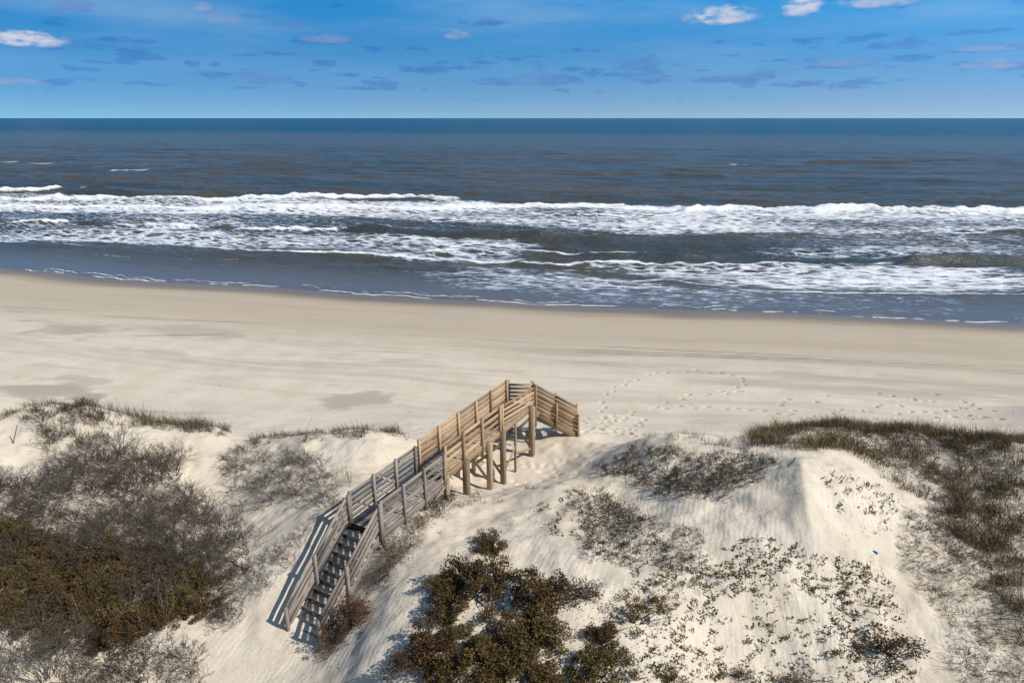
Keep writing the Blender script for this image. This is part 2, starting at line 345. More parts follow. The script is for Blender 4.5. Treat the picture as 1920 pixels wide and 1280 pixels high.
def build_ground():
    ni, nj = GX.shape; idx = np.arange(ni * nj).reshape(ni, nj)
    q = np.stack([idx[:-1, :-1], idx[1:, :-1], idx[1:, 1:], idx[:-1, 1:]], -1).reshape(-1, 4)
    m = bpy.data.materials.new('sand'); m.use_nodes = True; t = NT(m.node_tree); b = t.n['Principled BSDF']
    P = t.node('ShaderNodeNewGeometry').outputs['Position']
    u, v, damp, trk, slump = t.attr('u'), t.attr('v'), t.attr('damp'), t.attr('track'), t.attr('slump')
    uv = t.comb(u, v, 0.0)
    streak = t.noise(t.mapping(uv, (0.035, 0.33, 1)), 1.0, 6, 0.6, 0.4)
    streak2 = t.noise(t.mapping(uv, (0.10, 0.9, 1), loc=(4, 2, 0)), 1.0, 6, 0.6, 0.6)
    blot = t.noise(P, 0.5, 5, 0.6); fine = t.noise(P, 9.0, 5, 0.7)
    dry = t.mix(t.rng(blot, .3, .7), (0.60, 0.515, 0.40), (0.68, 0.60, 0.485))
    dry = t.mix(t.math('MULTIPLY', t.rng(fine, .35, .75), .4), dry, (0.48, 0.40, 0.30))
    spk = t.math('MULTIPLY', t.rng(t.noise(P, 16.0, 3, .8), .66, .74), t.math('MULTIPLY', t.rng(v, 36, 42), .55)); dry = t.mix(spk, dry, (0.24, 0.19, 0.13))
    onb = t.rng(v, 40, 30)                                       # open beach
    s1 = t.math('MULTIPLY', t.rng(streak, .49, .62), t.math('MULTIPLY', t.rng(v, 34, 22), .85))
    s2 = t.math('MULTIPLY', t.rng(streak2, .50, .66), t.math('MULTIPLY', onb, .4))
    damp = t.math('MULTIPLY', damp, t.rng(t.math('ADD', damp, t.math('MULTIPLY', t.math('SUBTRACT', streak2, .5), 2.2)), .1, .75))
    dm = t.math('MAXIMUM', t.math('MAXIMUM', s1, s2), damp)
    c = t.mix(dm, dry, (0.42, 0.36, 0.285))
    firm = t.math('MULTIPLY', t.rng(v, 25, 13), .85); c = t.mix(firm, c, t.mix(streak2, (0.40, 0.325, 0.235), (0.50, 0.42, 0.32)))
    wet = t.rng(t.math('ADD', v, t.math('MULTIPLY', t.math('SUBTRACT', streak, .5), 6)), 7.5, 1.5); c = t.mix(wet, c, (0.20, 0.145, 0.095))
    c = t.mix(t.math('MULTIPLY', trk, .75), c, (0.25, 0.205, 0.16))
    t.put(b.inputs['Base Color'], c)
    t.put(b.inputs['Roughness'], t.rng(wet, 0.2, 1, .92, .28)); b.inputs['Specular IOR Level'].default_value = 0.2
    rip = t.noise(t.mapping(P, (1.2, 3.5, 1), rot=(0, 0, .5)), 2.2, 4, .6); 
    grit = t.noise(P, 24, 3, .7); lump = t.noise(P, 2.6, 4, .6)
    sl = t.math('MULTIPLY', t.noise(t.mapping(P, (4.2, .28, 1), rot=(0, 0, -.06)), 1.0, 4, .6, .4), slump)
    dunes = t.rng(v, 36, 42)
    h = t.math('ADD', t.math('MULTIPLY', t.math('MULTIPLY_ADD', rip, .35, t.math('MULTIPLY', lump, .45)), t.math('MULTIPLY_ADD', dunes, .8, .25)), t.math('ADD', t.math('MULTIPLY', grit, .13), t.math('MULTIPLY', sl, 1.0)))
    wvt = t.node('ShaderNodeTexWave', wave_type='BANDS', bands_direction='X'); t.put(wvt.inputs[0], t.mapping(P, (1, 1, .4), rot=(0, 0, .35)))
    wvt.inputs['Scale'].default_value = 1.9; wvt.inputs['Distortion'].default_value = 7; wvt.inputs['Detail'].default_value = 3; wvt.inputs['Detail Scale'].default_value = .8
    h = t.math('ADD', h, t.math('MULTIPLY', t.math('MULTIPLY', wvt.outputs['Fac'], t.rng(blot, .42, .6)), t.math('MULTIPLY', dunes, .075)))
    t.put(b.inputs['Normal'], t.bump(h, .6, .12))
    sx, sy, _ = at(1480, 1130, 4.7)
    slump_a = np.exp(-((GX - sx) / 1.7) ** 2 - ((GY - sy) / 2.2) ** 2)
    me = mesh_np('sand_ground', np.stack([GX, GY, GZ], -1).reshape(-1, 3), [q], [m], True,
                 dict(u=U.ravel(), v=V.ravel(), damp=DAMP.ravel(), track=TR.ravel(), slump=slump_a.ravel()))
    tag(obj('sand_ground', me), kind='structure')
build_ground()

# ------------------------------------------------------------------ sea
def px_uv(px, py, z=0.0):
    p = at(px, py, z); u, v = shore(np.array(p[0]), np.array(p[1])); return float(u), float(-v)
def build_sea():
    dep = np.concatenate([np.linspace(R(16.6), R(3.0), 520), np.linspace(R(3.0), R(0.04), 150)[1:]])
    w = ZC / np.tan(dep) - 66.0; w = np.concatenate([w, [60000., 200000.]])
    tt = np.linspace(-1, 1, 900)
    W, T = np.meshgrid(w, tt, indexing='ij'); Uc = 60.0 + T * (95 + 1.25 * np.maximum(W, -5)) - 0.23 * W
    x, y = unshore(Uc, -W)
    z = np.zeros(W.shape)
    near = sstep(W, 3, 30)
    fw = 1 - sstep(W, 250, 520)
    # swell: long crests along the shore, plus chop
    ph = W / 11.0 + 2.4 * fbm(Uc * .02, W * .03, 5, 3)
    swl = np.sin(ph * 2 * np.pi / 1.4) * (0.5 + 1.3 * np.clip(fbm(Uc * .02, W * .06, 8, 3) + .15, 0, 1))
    z += near * fw * (0.30 * swl + 0.40 * fbm(Uc * .09, W * .33, 21, 4, .55) + .22 * fbm(Uc * .4, W * .9, 23, 3, .6) * (1 - sstep(W, 90, 180)))
    z += .10 * sstep(W, 1, 8) * fbm(Uc * .5, W * 1.1, 41, 3) * (1 - sstep(W, 60, 110))
    hmask = np.zeros(W.shape); foam = np.zeros(W.shape); turb = np.zeros(W.shape); brown = np.zeros(W.shape)
    jit = fbm(Uc * .12, Uc * 0 + 3, 61, 4, .6); jit2 = fbm(Uc * .5, Uc * 0 + 9, 63, 3, .6)
    def line(pl, up, down, s=1.0, ridge=0.0, jitter=.5, brk=0.0, seed=0, ridgew=1.3):
        """white line through the pixels pl, fading offshore over `up` and shoreward over `down` metres"""
        nonlocal foam, z, brown
        q = np.array([px_uv(*p) for p in pl]); o = np.argsort(q[:, 0]); q = q[o]
        uu = Uc; wc = np.interp(uu, q[:, 0], q[:, 1]) + jitter * (jit + .5 * jit2)
        ins = sstep(uu, q[0, 0] - .2, q[0, 0] + 2.0) * (1 - sstep(uu, q[-1, 0] - 2.0, q[-1, 0] + .2))
        d = W - wc
        a = np.where(d > 0, np.exp(-(d / up) ** 2), np.exp(-(d / down) ** 2)) * ins * s
        if brk: a = a * (1 - brk + brk * sstep(fbm(uu * .16, uu * 0 + seed, 90 + seed, 4, .6), -.12, .16))
        foam = np.maximum(foam, a)
        if ridge:
            z += ridge * ins * np.where(d > 0, np.exp(-(d / (ridgew * 2.2)) ** 2), np.exp(-(d / ridgew) ** 2)) * (1 + .45 * jit2 + .35 * jit)
            
    def zone(top, bot, s, soft=2.6):
        """lacy foam between two pixel polylines"""
        nonlocal turb
        def cv(pl):
            q = np.array([px_uv(*p) for p in pl]); q = q[np.argsort(q[:, 0])]; return np.interp(Uc, q[:, 0], q[:, 1]), q
        a, qa = cv(top); b, qb = cv(bot)
        ins = sstep(Uc + 6 * fbm(W * .3, W * 0 + 4, 72, 3), min(qa[0, 0], qb[0, 0]) - 4, qa[0, 0] + 16) * (1 - sstep(Uc, max(qa[-1, 0], qb[-1, 0]) - 14, max(qa[-1, 0], qb[-1, 0]) + 1))
        nz = 3.0 * fbm(Uc * .06, W * .2, 71, 3)
        s = s * (1.03 + .42 * fbm(Uc * .035, W * .11, 75, 3))
        turb = np.maximum(turb, s * ins * sstep(W + nz, b - soft, b + soft) * (1 - sstep(W + nz * .3, a - soft, a + soft)))
    def hump(pl, h, wd):
        nonlocal z, hmask
        q = np.array([px_uv(*p) for p in pl]); q = q[np.argsort(q[:, 0])]; wc = np.interp(Uc, q[:, 0], q[:, 1])
        ins = sstep(Uc, q[0, 0], q[0, 0] + 5) * (1 - sstep(Uc, q[-1, 0] - 5, q[-1, 0])); d = W - wc
        g_ = ins * np.where(d > 0, np.exp(-(d / (wd * 2)) ** 2), np.exp(-(d / wd) ** 2)); z += h * 1.25 * g_; hmask = np.maximum(hmask, sstep(g_, .15, .6))
    # main breaker line, the white bores in front of it, the lacy wash
    line([(-60,374),(300,375),(500,373),(760,371),(870,379)], 2.0, 2.4, 1.0, .75, 1.2, .25, 1)
    line([(-60,392),(200,390),(420,391),(640,393),(800,393),(980,391),(1150,392),(1290,394)], 3.0, 2.0, 1.0, .5, .9, .1, 2)
    line([(820,384),(1000,386),(1180,389)], 4.2, 3.5, 1.0, .3, 1.2, .3, 3)
    line([(1270,395),(1430,393),(1560,397),(1700,399),(1830,397),(1990,399)], 2.6, 3.0, 1.0, .95, 1.4, .25, 4)
    line([(-60,358),(60,358),(122,357)], 1.8, 1.8, 1.0, 1.0, .8, .1, 5)
    line([(122,358),(205,360)], 1.4, 1.2, .75, .8, 1.0, .7, 6)
    line([(0,304),(70,306),(150,306)], 5, 4, .62, 0, 2, .6, 7)
    line([(150,321),(220,322),(300,318)], 4, 3, .66, .4, 2, .5, 8)
    line([(5,422),(70,421),(138,421)], 1.5, .9, 1.0, .65, .5, .05, 9)
    line([(205,430),(300,429),(385,429)], 1.2, .8, 1.0, .6, .5, .1, 10)
    line([(425,434),(540,435),(645,436)], 1.2, .8, 1.0, .6, .5, .1, 11)
    line([(640,433),(700,435),(745,438)], .8, .6, .75, .6, .6, .7, 12)
    hump([(125,420),(170,422),(215,426)], .7, 1.3); hump([(370,430),(420,432),(470,432)], .6, 1.2); hump([(630,436),(760,438),(900,444),(1060,446)], .65, 1.5)
    hump([(1180,484),(1290,486),(1400,478)], .5, 1.0); hump([(1640,497),(1760,492),(1860,488)], .6, 1.1); hump([(960,444),(1080,448),(1180,452)], .5, 1.6)
    hump([(100,362),(250,366),(420,366)], .7, 2.6); hump([(0,318),(120,317),(200,320)], .8, 5); hump([(440,309),(520,309),(560,308)], .7, 5); hump([(700,306),(760,306),(840,306)], .7, 5)
    hump([(1500,306),(1600,305),(1720,306)], .9, 5); hump([(1240,330),(1300,332),(1380,332)], .7, 4); hump([(1840,440),(1900,440),(1990,440)], .6, 2)
    line([(1345,311),(1400,310),(1445,313)], 5, 4, .62, 0, 2, .5, 27); line([(1530,304),(1600,303),(1650,305)], 4, 3, .45, .3, 2, .8, 28); line([(1620,323),(1690,324),(1730,326)], 4, 3, .5, 0, 2, .7, 29); line([(1086,287),(1096,287)], 9, 7, .8, 0, .5, 0, 30); line([(640,306),(700,307),(760,305)], 4, 3, .35, 0, 2, .8, 31)
    # wash fronts
    line([(-60,453),(120,451),(220,448),(300,452)], .45, .25, .9, 0, .5, .25, 13)
    line([(60,455),(160,463),(330,462),(350,457)], .35, .25, .75, 0, .4, .4, 14)
    line([(350,456),(420,466),(560,474),(700,480),(880,488),(1000,492)], .9, .4, .95, .1, .6, .2, 15)
    line([(230,450),(300,443),(350,441)], .4, .3, .8, 0, .4, .4, 16)
    line([(330,470),(520,464),(700,463)], .3, .25, .6, 0, .5, .4, 17)
    line([(780,478),(960,477),(1100,481),(1230,483)], .8, .6, .95, .45, .6, .25, 18)
    line([(950,494),(1120,497),(1300,502),(1420,501),(1500,498),(1600,497),(1690,496)], .8, .55, .95, .4, .6, .25, 19)
    line([(1680,494),(1760,491),(1850,491),(1990,486)], .7, .5, .8, .4, .6, .5, 20)
    line([(1000,503),(1120,506),(1280,516),(1400,519),(1560,516),(1740,523),(1990,524)], .35, .3, .85, 0, .5, .35, 21)
    line([(900,522),(1080,525),(1180,530),(1250,525),(1300,532),(1400,545),(1560,549),(1750,551),(1990,552)], .35, .22, .9, 0, .4, .2, 22)
    line([(160,478),(300,486),(520,484),(620,485)], .18, .15, .6, 0, .4, .5, 23)
    line([(1100,558),(1240,570),(1300,567),(1310,571)], .25, .2, .8, 0, .5, .4, 24)
    line([(-60,488),(60,484),(110,483)], .3, .3, .6, 0, .6, .5, 25); line([(90,483),(120,483),(135,482)], .8, .6, .9, 0, .3, .2, 26)
    # dotted waterline
    for k, (dw, s) in enumerate(((.25, .95), (1.3, .8), (2.1, .5))):
        q = W - dw - (.5 + .5 * k) * jit - (.5 + .3 * k) * jit2
        foam = np.maximum(foam, s * np.exp(-(q / .17) ** 2) * (.35 + .65 * sstep(fbm(Uc * .22, Uc * 0 + k * 7, 33 + k, 4, .7), -.25, .15)))
    zone([(-60,360),(900,378),(1400,392),(1990,396)], [(-60,400),(500,405),(900,420),(1300,446),(1990,436)], .66)
    zone([(-60,395),(400,400),(900,402),(1250,410)], [(-60,445),(400,450),(900,455),(1250,430)], .50)
    zone([(-60,425),(400,432),(760,440),(1000,452)], [(-60,452),(350,462),(700,486),(1100,497)], .60)
    zone([(1000,486),(1300,500),(1700,498),(1990,494)], [(1000,500),(1280,530),(1500,548),(1990,552)], .68)
    zone([(1250,410),(1500,420),(1990,420)], [(1250,470),(1500,490),(1990,484)], .48)
    zone([(700,492),(1000,500),(1300,534),(1990,554)], [(700,530),(1000,562),(1300,590),(1990,606)], .53)
    zone([(-60,455),(350,468),(700,494)], [(-60,486),(350,505),(700,530)], .34)
    zone([(1030,535),(1180,535),(1240,545)], [(1030,560),(1180,566),(1240,568)], .5)
    turb = turb * (1 - .75 * hmask)
    shal = 1 - sstep(W, 2.0, 17)
    sd_ = Uc * 0 + W
    ni, nj = W.shape; idx = np.arange(ni * nj).reshape(ni, nj)
    q = np.stack([idx[:-1, :-1], idx[:-1, 1:], idx[1:, 1:], idx[1:, :-1]], -1).reshape(-1, 4)
    m = bpy.data.materials.new('sea_water'); m.use_nodes = True; t = NT(m.node_tree); b = t.n['Principled BSDF']
    u, wv, fo, tu, sh = t.attr('u'), t.attr('w'), t.attr('foam'), t.attr('turb'), t.attr('shal')
    uv = t.comb(u, wv, 0.0)
    big = t.noise(t.mapping(uv, (.012, .05, 1)), 1.0, 5, .6)
    deep = t.mix(t.rng(big, .35, .65), (0.048, 0.060, 0.058), (0.098, 0.082, 0.058))
    deep = t.mix(t.rng(wv, 120, 700), deep, (0.056, 0.066, 0.054))
    deep = t.mix(t.rng(t.math('MULTIPLY_ADD', t.math('SUBTRACT', big, .5), 300, wv), 600, 900), deep, (0.0, 0.036, 0.066))
    cbase = t.mix(sh, deep, (0.115, 0.112, 0.115))
    n1 = t.noise(t.mapping(uv, (.24, 1.4, 1)), 1.0, 6, .68, 1.1); n2 = t.noise(t.mapping(uv, (1.2, 3.2, 1), loc=(3, 1, 0)), 1.0, 4, .65)
    vo = t.node('ShaderNodeTexVoronoi', feature='DISTANCE_TO_EDGE'); t.put(vo.inputs['Vector'], t.vmath('ADD', t.mapping(uv, (.34, 1.25, 1)), t.comb(t.math('MULTIPLY', n1, 1.6), t.math('MULTIPLY', n2, 1.0), 0.0)))
    vo.inputs['Scale'].default_value = 1.0
    lace = t.math('SUBTRACT', 1.0, t.rng(vo.outputs[0], 0.0, .30, smooth=False))
    pat = t.math('ADD', t.math('MULTIPLY', lace, .45), t.math('ADD', t.math('MULTIPLY', n1, .65), t.math('MULTIPLY', n2, .35)))
    th = t.math('MULTIPLY_ADD', tu, -1.15, 1.42)
    lm = t.math('MULTIPLY', t.rng(t.math('SUBTRACT', pat, th), -.14, .34), t.rng(tu, .02, .3))
    fm = t.rng(t.math('ADD', fo, t.math('MULTIPLY', t.math('SUBTRACT', t.math('MULTIPLY_ADD', n2, .6, t.math('MULTIPLY', n1, .4)), .5), 1.5)), .38, .78)
    fm = t.math('MULTIPLY', fm, t.rng(fo, .06, .22))
    foamm = t.math('MAXIMUM', fm, t.math('MULTIPLY', lm, .85))
    t.put(b.inputs['Base Color'], t.mix(fm, t.mix(t.rng(lm, 0, .45), cbase, t.mix(t.rng(lm, .25, .85), (0.20, 0.28, 0.40), (0.82, 0.83, 0.84))), (0.88, 0.88, 0.87)))
    t.put(b.inputs['Roughness'], t.rng(foamm, 0, 1, .22, .9)); b.inputs['IOR'].default_value = 1.33
    t.put(b.inputs['Specular IOR Level'], t.rng(wv, 200, 800, .5, .22))
    h1 = t.noise(t.mapping(uv, (.20, .55, 1)), 1.0, 6, .68, .5); h2 = t.noise(t.mapping(uv, (1.2, 2.6, 1)), 1.0, 4, .65)
    hf = t.noise(t.mapping(uv, (.03, .12, 1)), 1.0, 4, .6)
    chop = t.math('MULTIPLY', t.math('MULTIPLY_ADD', h1, 1.5, t.math('MULTIPLY', h2, .28)), t.rng(sh, .1, 1, 1, .10))
    hh = t.math('ADD', chop, t.math('ADD', t.math('MULTIPLY', foamm, .25), t.math('MULTIPLY', t.math('MULTIPLY', hf, 3.0), t.rng(wv, 100, 400))))
    t.put(b.inputs['Normal'], t.bump(hh, .8, .8))
    z += 0.02
    me = mesh_np('sea', np.stack([x, y, z], -1).reshape(-1, 3), [q], [m], True,
                 dict(u=Uc.ravel(), w=W.ravel(), foam=foam.ravel(), turb=turb.ravel(), shal=shal.ravel()))
    tag(obj('sea', me), kind='structure')
build_sea()

# ------------------------------------------------------------------ boardwalk
class MB:
    def __init__(s): s.v = []; s.f = []; s.uv = []; s.var = []; s.n = 0
    def bar(s, p0, p1, w, h, up=(0, 0, 1), off=(0, 0), jit=0.0):
        """beam from p0 to p1; w across, h along `up`"""
        p0, p1 = np.array(p0, float), np.array(p1, float); d = p1 - p0; L = np.linalg.norm(d); d /= L
        up = np.array(up, float); up = up - d * up.dot(d); up /= np.linalg.norm(up); sd_ = np.cross(d, up)
        o = sd_ * off[0] + up * off[1]
        if jit: o = o + rng.normal(0, jit, 3)
        c = min(w, h) * .10; prof = [(-w/2+c,-h/2),(w/2-c,-h/2),(w/2,-h/2+c),(w/2,h/2-c),(w/2-c,h/2),(-w/2+c,h/2),(-w/2,h/2-c),(-w/2,-h/2+c)]
        r = rng.random(); du = rng.random() * 20; cum = 0
        for k, p in enumerate((p0, p1)):
            for i, (a, b) in enumerate(prof):
                s.v.append(p + sd_ * a + up * b + o); s.uv.append((du + k * L, i * .07 + r * 9)); s.var.append(r)
        n = s.n
        for i in range(8): s.f.append((n + i, n + (i + 1) % 8, n + 8 + (i + 1) % 8, n + 8 + i))
        s.caps = getattr(s, 'caps', []); s.caps.append(tuple(n + i for i in range(7, -1, -1))); s.caps.append(tuple(n + 8 + i for i in range(8)))
        s.n += 16; return s
    def build(s, name, mat, parent, label=None):
        me = mesh_np(name, np.array(s.v), [np.array(s.f), np.array(s.caps)], [mat], False, dict(var=s.var), np.array(s.uv))
        o = obj(name, me, parent)
        if label: o['label'] = label
        return o
def wood(name, c1, c2, c3, rough=.85):
    m = bpy.data.materials.new(name); m.use_nodes = True; t = NT(m.node_tree); b = t.n['Principled BSDF']
    uv = t.node('ShaderNodeUVMap').outputs[0]; var = t.attr('var'); P = t.node('ShaderNodeNewGeometry').outputs['Position']
    g = t.noise(t.mapping(uv, (1.6, 34, 1)), 1.0, 5, .65, .3); st = t.noise(P, 3.0, 4, .6)
    c = t.mix(g, c1, c2); c = t.mix(t.rng(st, .5, .78), c, c3)
    k = t.math('MULTIPLY_ADD', var, .7, .62); hv = t.node('ShaderNodeHueSaturation'); t.put(hv.inputs['Value'], k); t.put(hv.inputs['Color'], c)
    t.put(b.inputs['Base Color'], hv.outputs[0]); b.inputs['Roughness'].default_value = rough; b.inputs['Specular IOR Level'].default_value = .25
    t.put(b.inputs['Normal'], t.bump(g, .35, .01)); return m
OLD = wood('weathered_wood', (0.20, 0.165, 0.135), (0.33, 0.285, 0.245), (0.15, 0.125, 0.105))
NEW = wood('new_pine', (0.37, 0.235, 0.125), (0.50, 0.345, 0.205), (0.33, 0.22, 0.13))
NEWD = wood('new_deck', (0.24, 0.19, 0.145), (0.34, 0.275, 0.215), (0.2, 0.16, 0.12))
PILE = wood('treated_pile', (0.24, 0.165, 0.10), (0.36, 0.26, 0.165), (0.19, 0.14, 0.10))
BEND = wood('stair_pine', (0.34, 0.225, 0.13), (0.47, 0.33, 0.205), (0.28, 0.19, 0.12))

HD = R(28); A = np.array([math.sin(HD), math.cos(HD)]); RT = np.array([math.cos(HD), -math.sin(HD)])
O = np.array([-5.18, 18.85]); WD = 1.12
ZO, ZN, ZP = 5.30, 5.48, 4.76
def W_(s, l, z): q = O + A * s + RT * l; return np.array([q[0], q[1], z])
UP = np.array([0, 0, 1.0])
bw = empty('beach_boardwalk', W_(3.6, WD / 2, float(gz(*W_(3.6, WD / 2, 0)[:2]))), 0)
tag(bw, 'wooden beach walkway on posts with slatted railings and stairs at both ends', 'boardwalk')
inv = -np.array(bw.location)
def part(mb, name, mat, label=None, parent=None):
    o = mb.build(name, mat, parent or bw, label)
    if parent is None: o.location = inv
    return o
# decks: crosswise planks in one mesh per part
def deck(s0, s1, z, name, mat, label, slope=0.0, pw=.135, WD=WD):
    mb = MB(); s = s0
    while s + pw <= s1 + .01:
        zz = z + rng.normal(0, .003)
        mb.bar(W_(s + pw / 2, -.02 + rng.normal(0, .008), zz - .02), W_(s + pw / 2, WD + .02 + rng.normal(0, .008), zz - .02), pw - .012, .036, UP); s += pw
    for l in (.03, WD - .03, WD / 2): mb.bar(W_(s0 + .02, l, z - .14), W_(s1 - .02, l, z - .14), .045, .19, UP)
    return part(mb, name, mat, label)
WDO = 1.24
deck(0.0, 3.62, ZO, 'deck', OLD, 'weathered grey deck planks', WD=WDO)
deck(3.66, 10.62, ZN, 'deck', NEWD, 'newer brown deck planks')
MOSS = wood('mossy_board', (0.085, 0.085, 0.04), (0.13, 0.125, 0.06), (0.06, 0.07, 0.03))
mb = MB(); mb.bar(W_(3.60, .0, ZN - .10), W_(3.60, WD, ZN - .10), .04, .19, UP); part(mb, 'step_riser', MOSS, 'mossy green board at the step')
mb = MB(); mb.bar(W_(-.03, 0, ZO - .09), W_(-.03, WDO, ZO - .09), .04, .17, UP); part(mb, 'stair_header', MOSS, 'mossy green board over the stairs')
#
MOSS = wood('mossy_board', (0.085, 0.085, 0.04), (0.13, 0.125, 0.06), (0.06, 0.07, 0.03)); part(mb, 'step_riser', MOSS, 'mossy green step boards')

def railing(P0, P1, z0, z1, name, matb, matp, posts, side, nb=5, hgt=1.03, ext=.06, pdown=.3, label=None, pw=.095, brd=.125, tops=None, jit=.004, low=.14):
    """boards from P0 to P1 (plan points on the rail line); posts = list of t (0..1); side = plan offset of the posts"""
    P0, P1 = np.array(P0), np.array(P1); d = (P1 - P0); L = np.linalg.norm(d); d = d / L; n = np.array([d[1], -d[0]])
    mb = MB()
    ts = sorted(posts); 
    for k in range(nb):
        hh = low + (hgt - brd / 2 - low) * k / (nb - 1)
        for a, b in zip(ts[:-1], ts[1:]):
            p = P0 + d * L * a; q = P0 + d * L * b; j1, j2 = rng.normal(0, jit, 2)
            mb.bar((*(p + d * .004), z0 + (z1 - z0) * a + hh + j1), (*(q - d * .004), z0 + (z1 - z0) * b + hh + j2), .036, brd, UP)
    r = part(mb, name, matb, label)
    for i, t_ in enumerate(posts):
        p = P0 + d * L * t_ + n * side; zz = z0 + (z1 - z0) * t_
        dn = pdown[i] if isinstance(pdown, (list, tuple)) else pdown
        m2 = MB(); e = ext + (abs(rng.normal(0, .03)))
        m2.bar((*p, zz - dn), (*p, zz + hgt + e), pw, pw, (d[0], d[1], 0))
        po = m2.build('post', matp, r)
    return r
PO = pw = .095
off = (.036 + .095) / 2 + .002
# old grey section
railing(O, O + A * 3.6, ZO, ZO, 'railing', OLD, OLD, [0.012, .34, .67, .985], off, label='weathered grey railing', brd=.105)
railing(O + RT * WDO, O + RT * WDO + A * 3.6, ZO, ZO, 'railing', OLD, OLD, [0.012, .33, .65, .985], off, pdown=[.5, .5, .75, .9], label='weathered grey railing', brd=.125, pw=.08, nb=4)
# new pine section (the right hand one carries on to the corner of the landing)
s0 = 3.72
railing(O + A * s0, O + A * 10.5, ZN, ZN, 'railing', NEW, NEW, [0.01, .20, .40, .60, .78, .985], off, ext=.03, label='new pine railing', brd=.14)
railing(O + RT * WD + A * s0, O + RT * WD + A * 7.85, ZN, ZN, 'railing', NEW, NEW, [0.015, .31, .64, .985], off, pdown=[.35, .35, .5, .35], ext=.05, label='new pine railing', brd=.12, nb=4)
railing(O + RT * WD + A * 7.9, O + RT * WD + A * 11.1, ZN - .02, ZN - .30, 'railing', NEW, NEW, [0.02, .985], off, pdown=[.35, .9], ext=.08, label='new pine railing', brd=.115)
# stringer boards under the new deck
mb = MB()
for l in (-.045, WD + .045): mb.bar(W_(3.7, l, ZN - .15), W_(10.6, l, ZN - .15), .04, .24, UP)
part(mb, 'fascia_board', NEW)
mb = MB()
for l in (-.045, WD + .045): mb.bar(W_(.05, l + (.12 if l > 0 else 0), ZO - .15), W_(3.55, l + (.12 if l > 0 else 0), ZO - .15), .04, .22, UP)
part(mb, 'fascia_board', OLD, 'weathered grey fascia boards')

# lower stair towards the viewer
TREAD = wood('sandy_tread', (0.34, 0.295, 0.24), (0.47, 0.41, 0.34), (0.50, 0.44, 0.36))
SR, SDROP, NS = 2.85, 2.12, 12
def stair(p_top, dirv, acr, width, ztop, run, drop, n, mat, name, label):
    mb = MB(); dirv = np.array(dirv); acr = np.array(acr); p_top = np.array(p_top)
    for l in (.02, width - .02):
        a = p_top + acr * l; b = a + dirv * run
        mb.bar((*a, ztop - .16), (*b, ztop - drop - .12), .045, .22, UP)
    st = part(mb, name, mat, label)
    for k in range(1, n):
        c = p_top + dirv * (run * k / n - .02); zz = ztop - drop * k / n
        m2 = MB()
        for o_ in (-.068, .068): m2.bar((*(c + dirv * o_ + acr * .01), zz), (*(c + dirv * o_ + acr * (width - .01)), zz), .128, .036, UP)
        m2.build('tread', TREAD if mat is OLD else mat, st)
    return st
stair(O - A * .02, -A, RT, WDO, ZO, SR, SDROP, NS, OLD, 'stairs', 'weathered grey lower stairs')
B0 = O - A * .02
railing(B0, B0 - A * (SR + .1), ZO, ZO - SDROP - .05, 'railing', OLD, OLD, [0.0, .55, .985], -off, nb=4, hgt=.95, pdown=[.1, .5, .45], label='weathered grey stair railing', low=.20, brd=.115, jit=.012)
railing(B0 + RT * WDO, B0 + RT * WDO - A * (SR + .1), ZO, ZO - SDROP - .05, 'railing', OLD, OLD, [0.0, .55, .985], -off, nb=4, hgt=.95, pdown=[.4, .6, .5], label='weathered grey stair railing', low=.20, brd=.115, jit=.012)

# landing, a few steps below the deck, and the seaward stair to the right
stair(O + A * 10.6, A, RT, WD, ZN, .95, ZN - ZP, 4, NEWD, 'steps', 'short steps down to the landing')
mb = MB(); y = 28.55
while y < 29.72:
    x0 = -.15; mb.bar((x0, y, ZP - .02), (1.02, y, ZP - .02), .125, .036, UP); y += .135
for xx in (-.1, .45, .97): mb.bar((xx, 28.5, ZP - .14), (xx, 29.75, ZP - .14), .045, .19, UP)
part(mb, 'landing', NEWD, 'shaded landing platform')
railing((-.15, 29.76), (.95, 29.76), ZP, ZP, 'railing', NEW, NEW, [0.02, .98], -off, hgt=.95, ext=.10, pdown=1.9, label='pine railing across the landing')
xs, xe = 1.0, 3.10; zs, ze = ZP, 3.60
stair((xs, 28.72), (1, 0), (0, 1), 1.02, zs, xe - xs, zs - ze, 7, BEND, 'stairs', 'pine stairs down to the beach')
railing((xs, 28.70), (xe, 28.70), zs, ze, 'railing', BEND, NEW, [0.0, .50, .985], off, hgt=.95, ext=.04, pdown=[.4, .3, .6], label='sunlit side of the seaward stair railing', brd=.15, low=.05)
railing((xs, 29.76), (xe, 29.76), zs, ze, 'railing', BEND, NEW, [0.0, .50, .985], -off, hgt=.95, ext=.04, pdown=[.4, .3, .6], brd=.13)
mb = MB(); mb.bar((xs, 28.66, zs - .2), (xe, 28.66, ze - .12), .05, .28, UP); part(mb, 'stringer', BEND)

# support piles
def pile(s, l, w=.15, top=None, wx=None):
    p = W_(s, l, 0); g = float(gz(p[0], p[1])); m2 = MB()
    m2.bar((p[0], p[1], g - .6), (p[0], p[1], top or ZN - .22), wx or w, w, (A[0], A[1], 0)); part(m2, 'support_post', PILE); return p, g
RL, LL = WD + .16, -.14
feet = {}
for key, s, l, w, tp in (('a', 3.72, RL, .15, ZN + .0), ('a2', 3.5, RL + .12, .11, ZO - .05), ('b', 5.0, RL, .22, ZN - .02), ('b2', 5.0, LL, .19, None), ('c', 6.75, RL, .21, ZN - .05), ('c2', 6.6, LL, .15, None),
                         ('d', 7.85, RL, .20, ZN + .0), ('d2', 7.85, LL, .15, None), ('e', 9.05, RL - .06, .09, None), ('e2', 9.3, LL, .14, None), ('f', 10.5, RL, .24, ZN + .02), ('f2', 10.5, LL, .15, ZN + .0)):
    feet[key] = pile(s, l, w, tp)
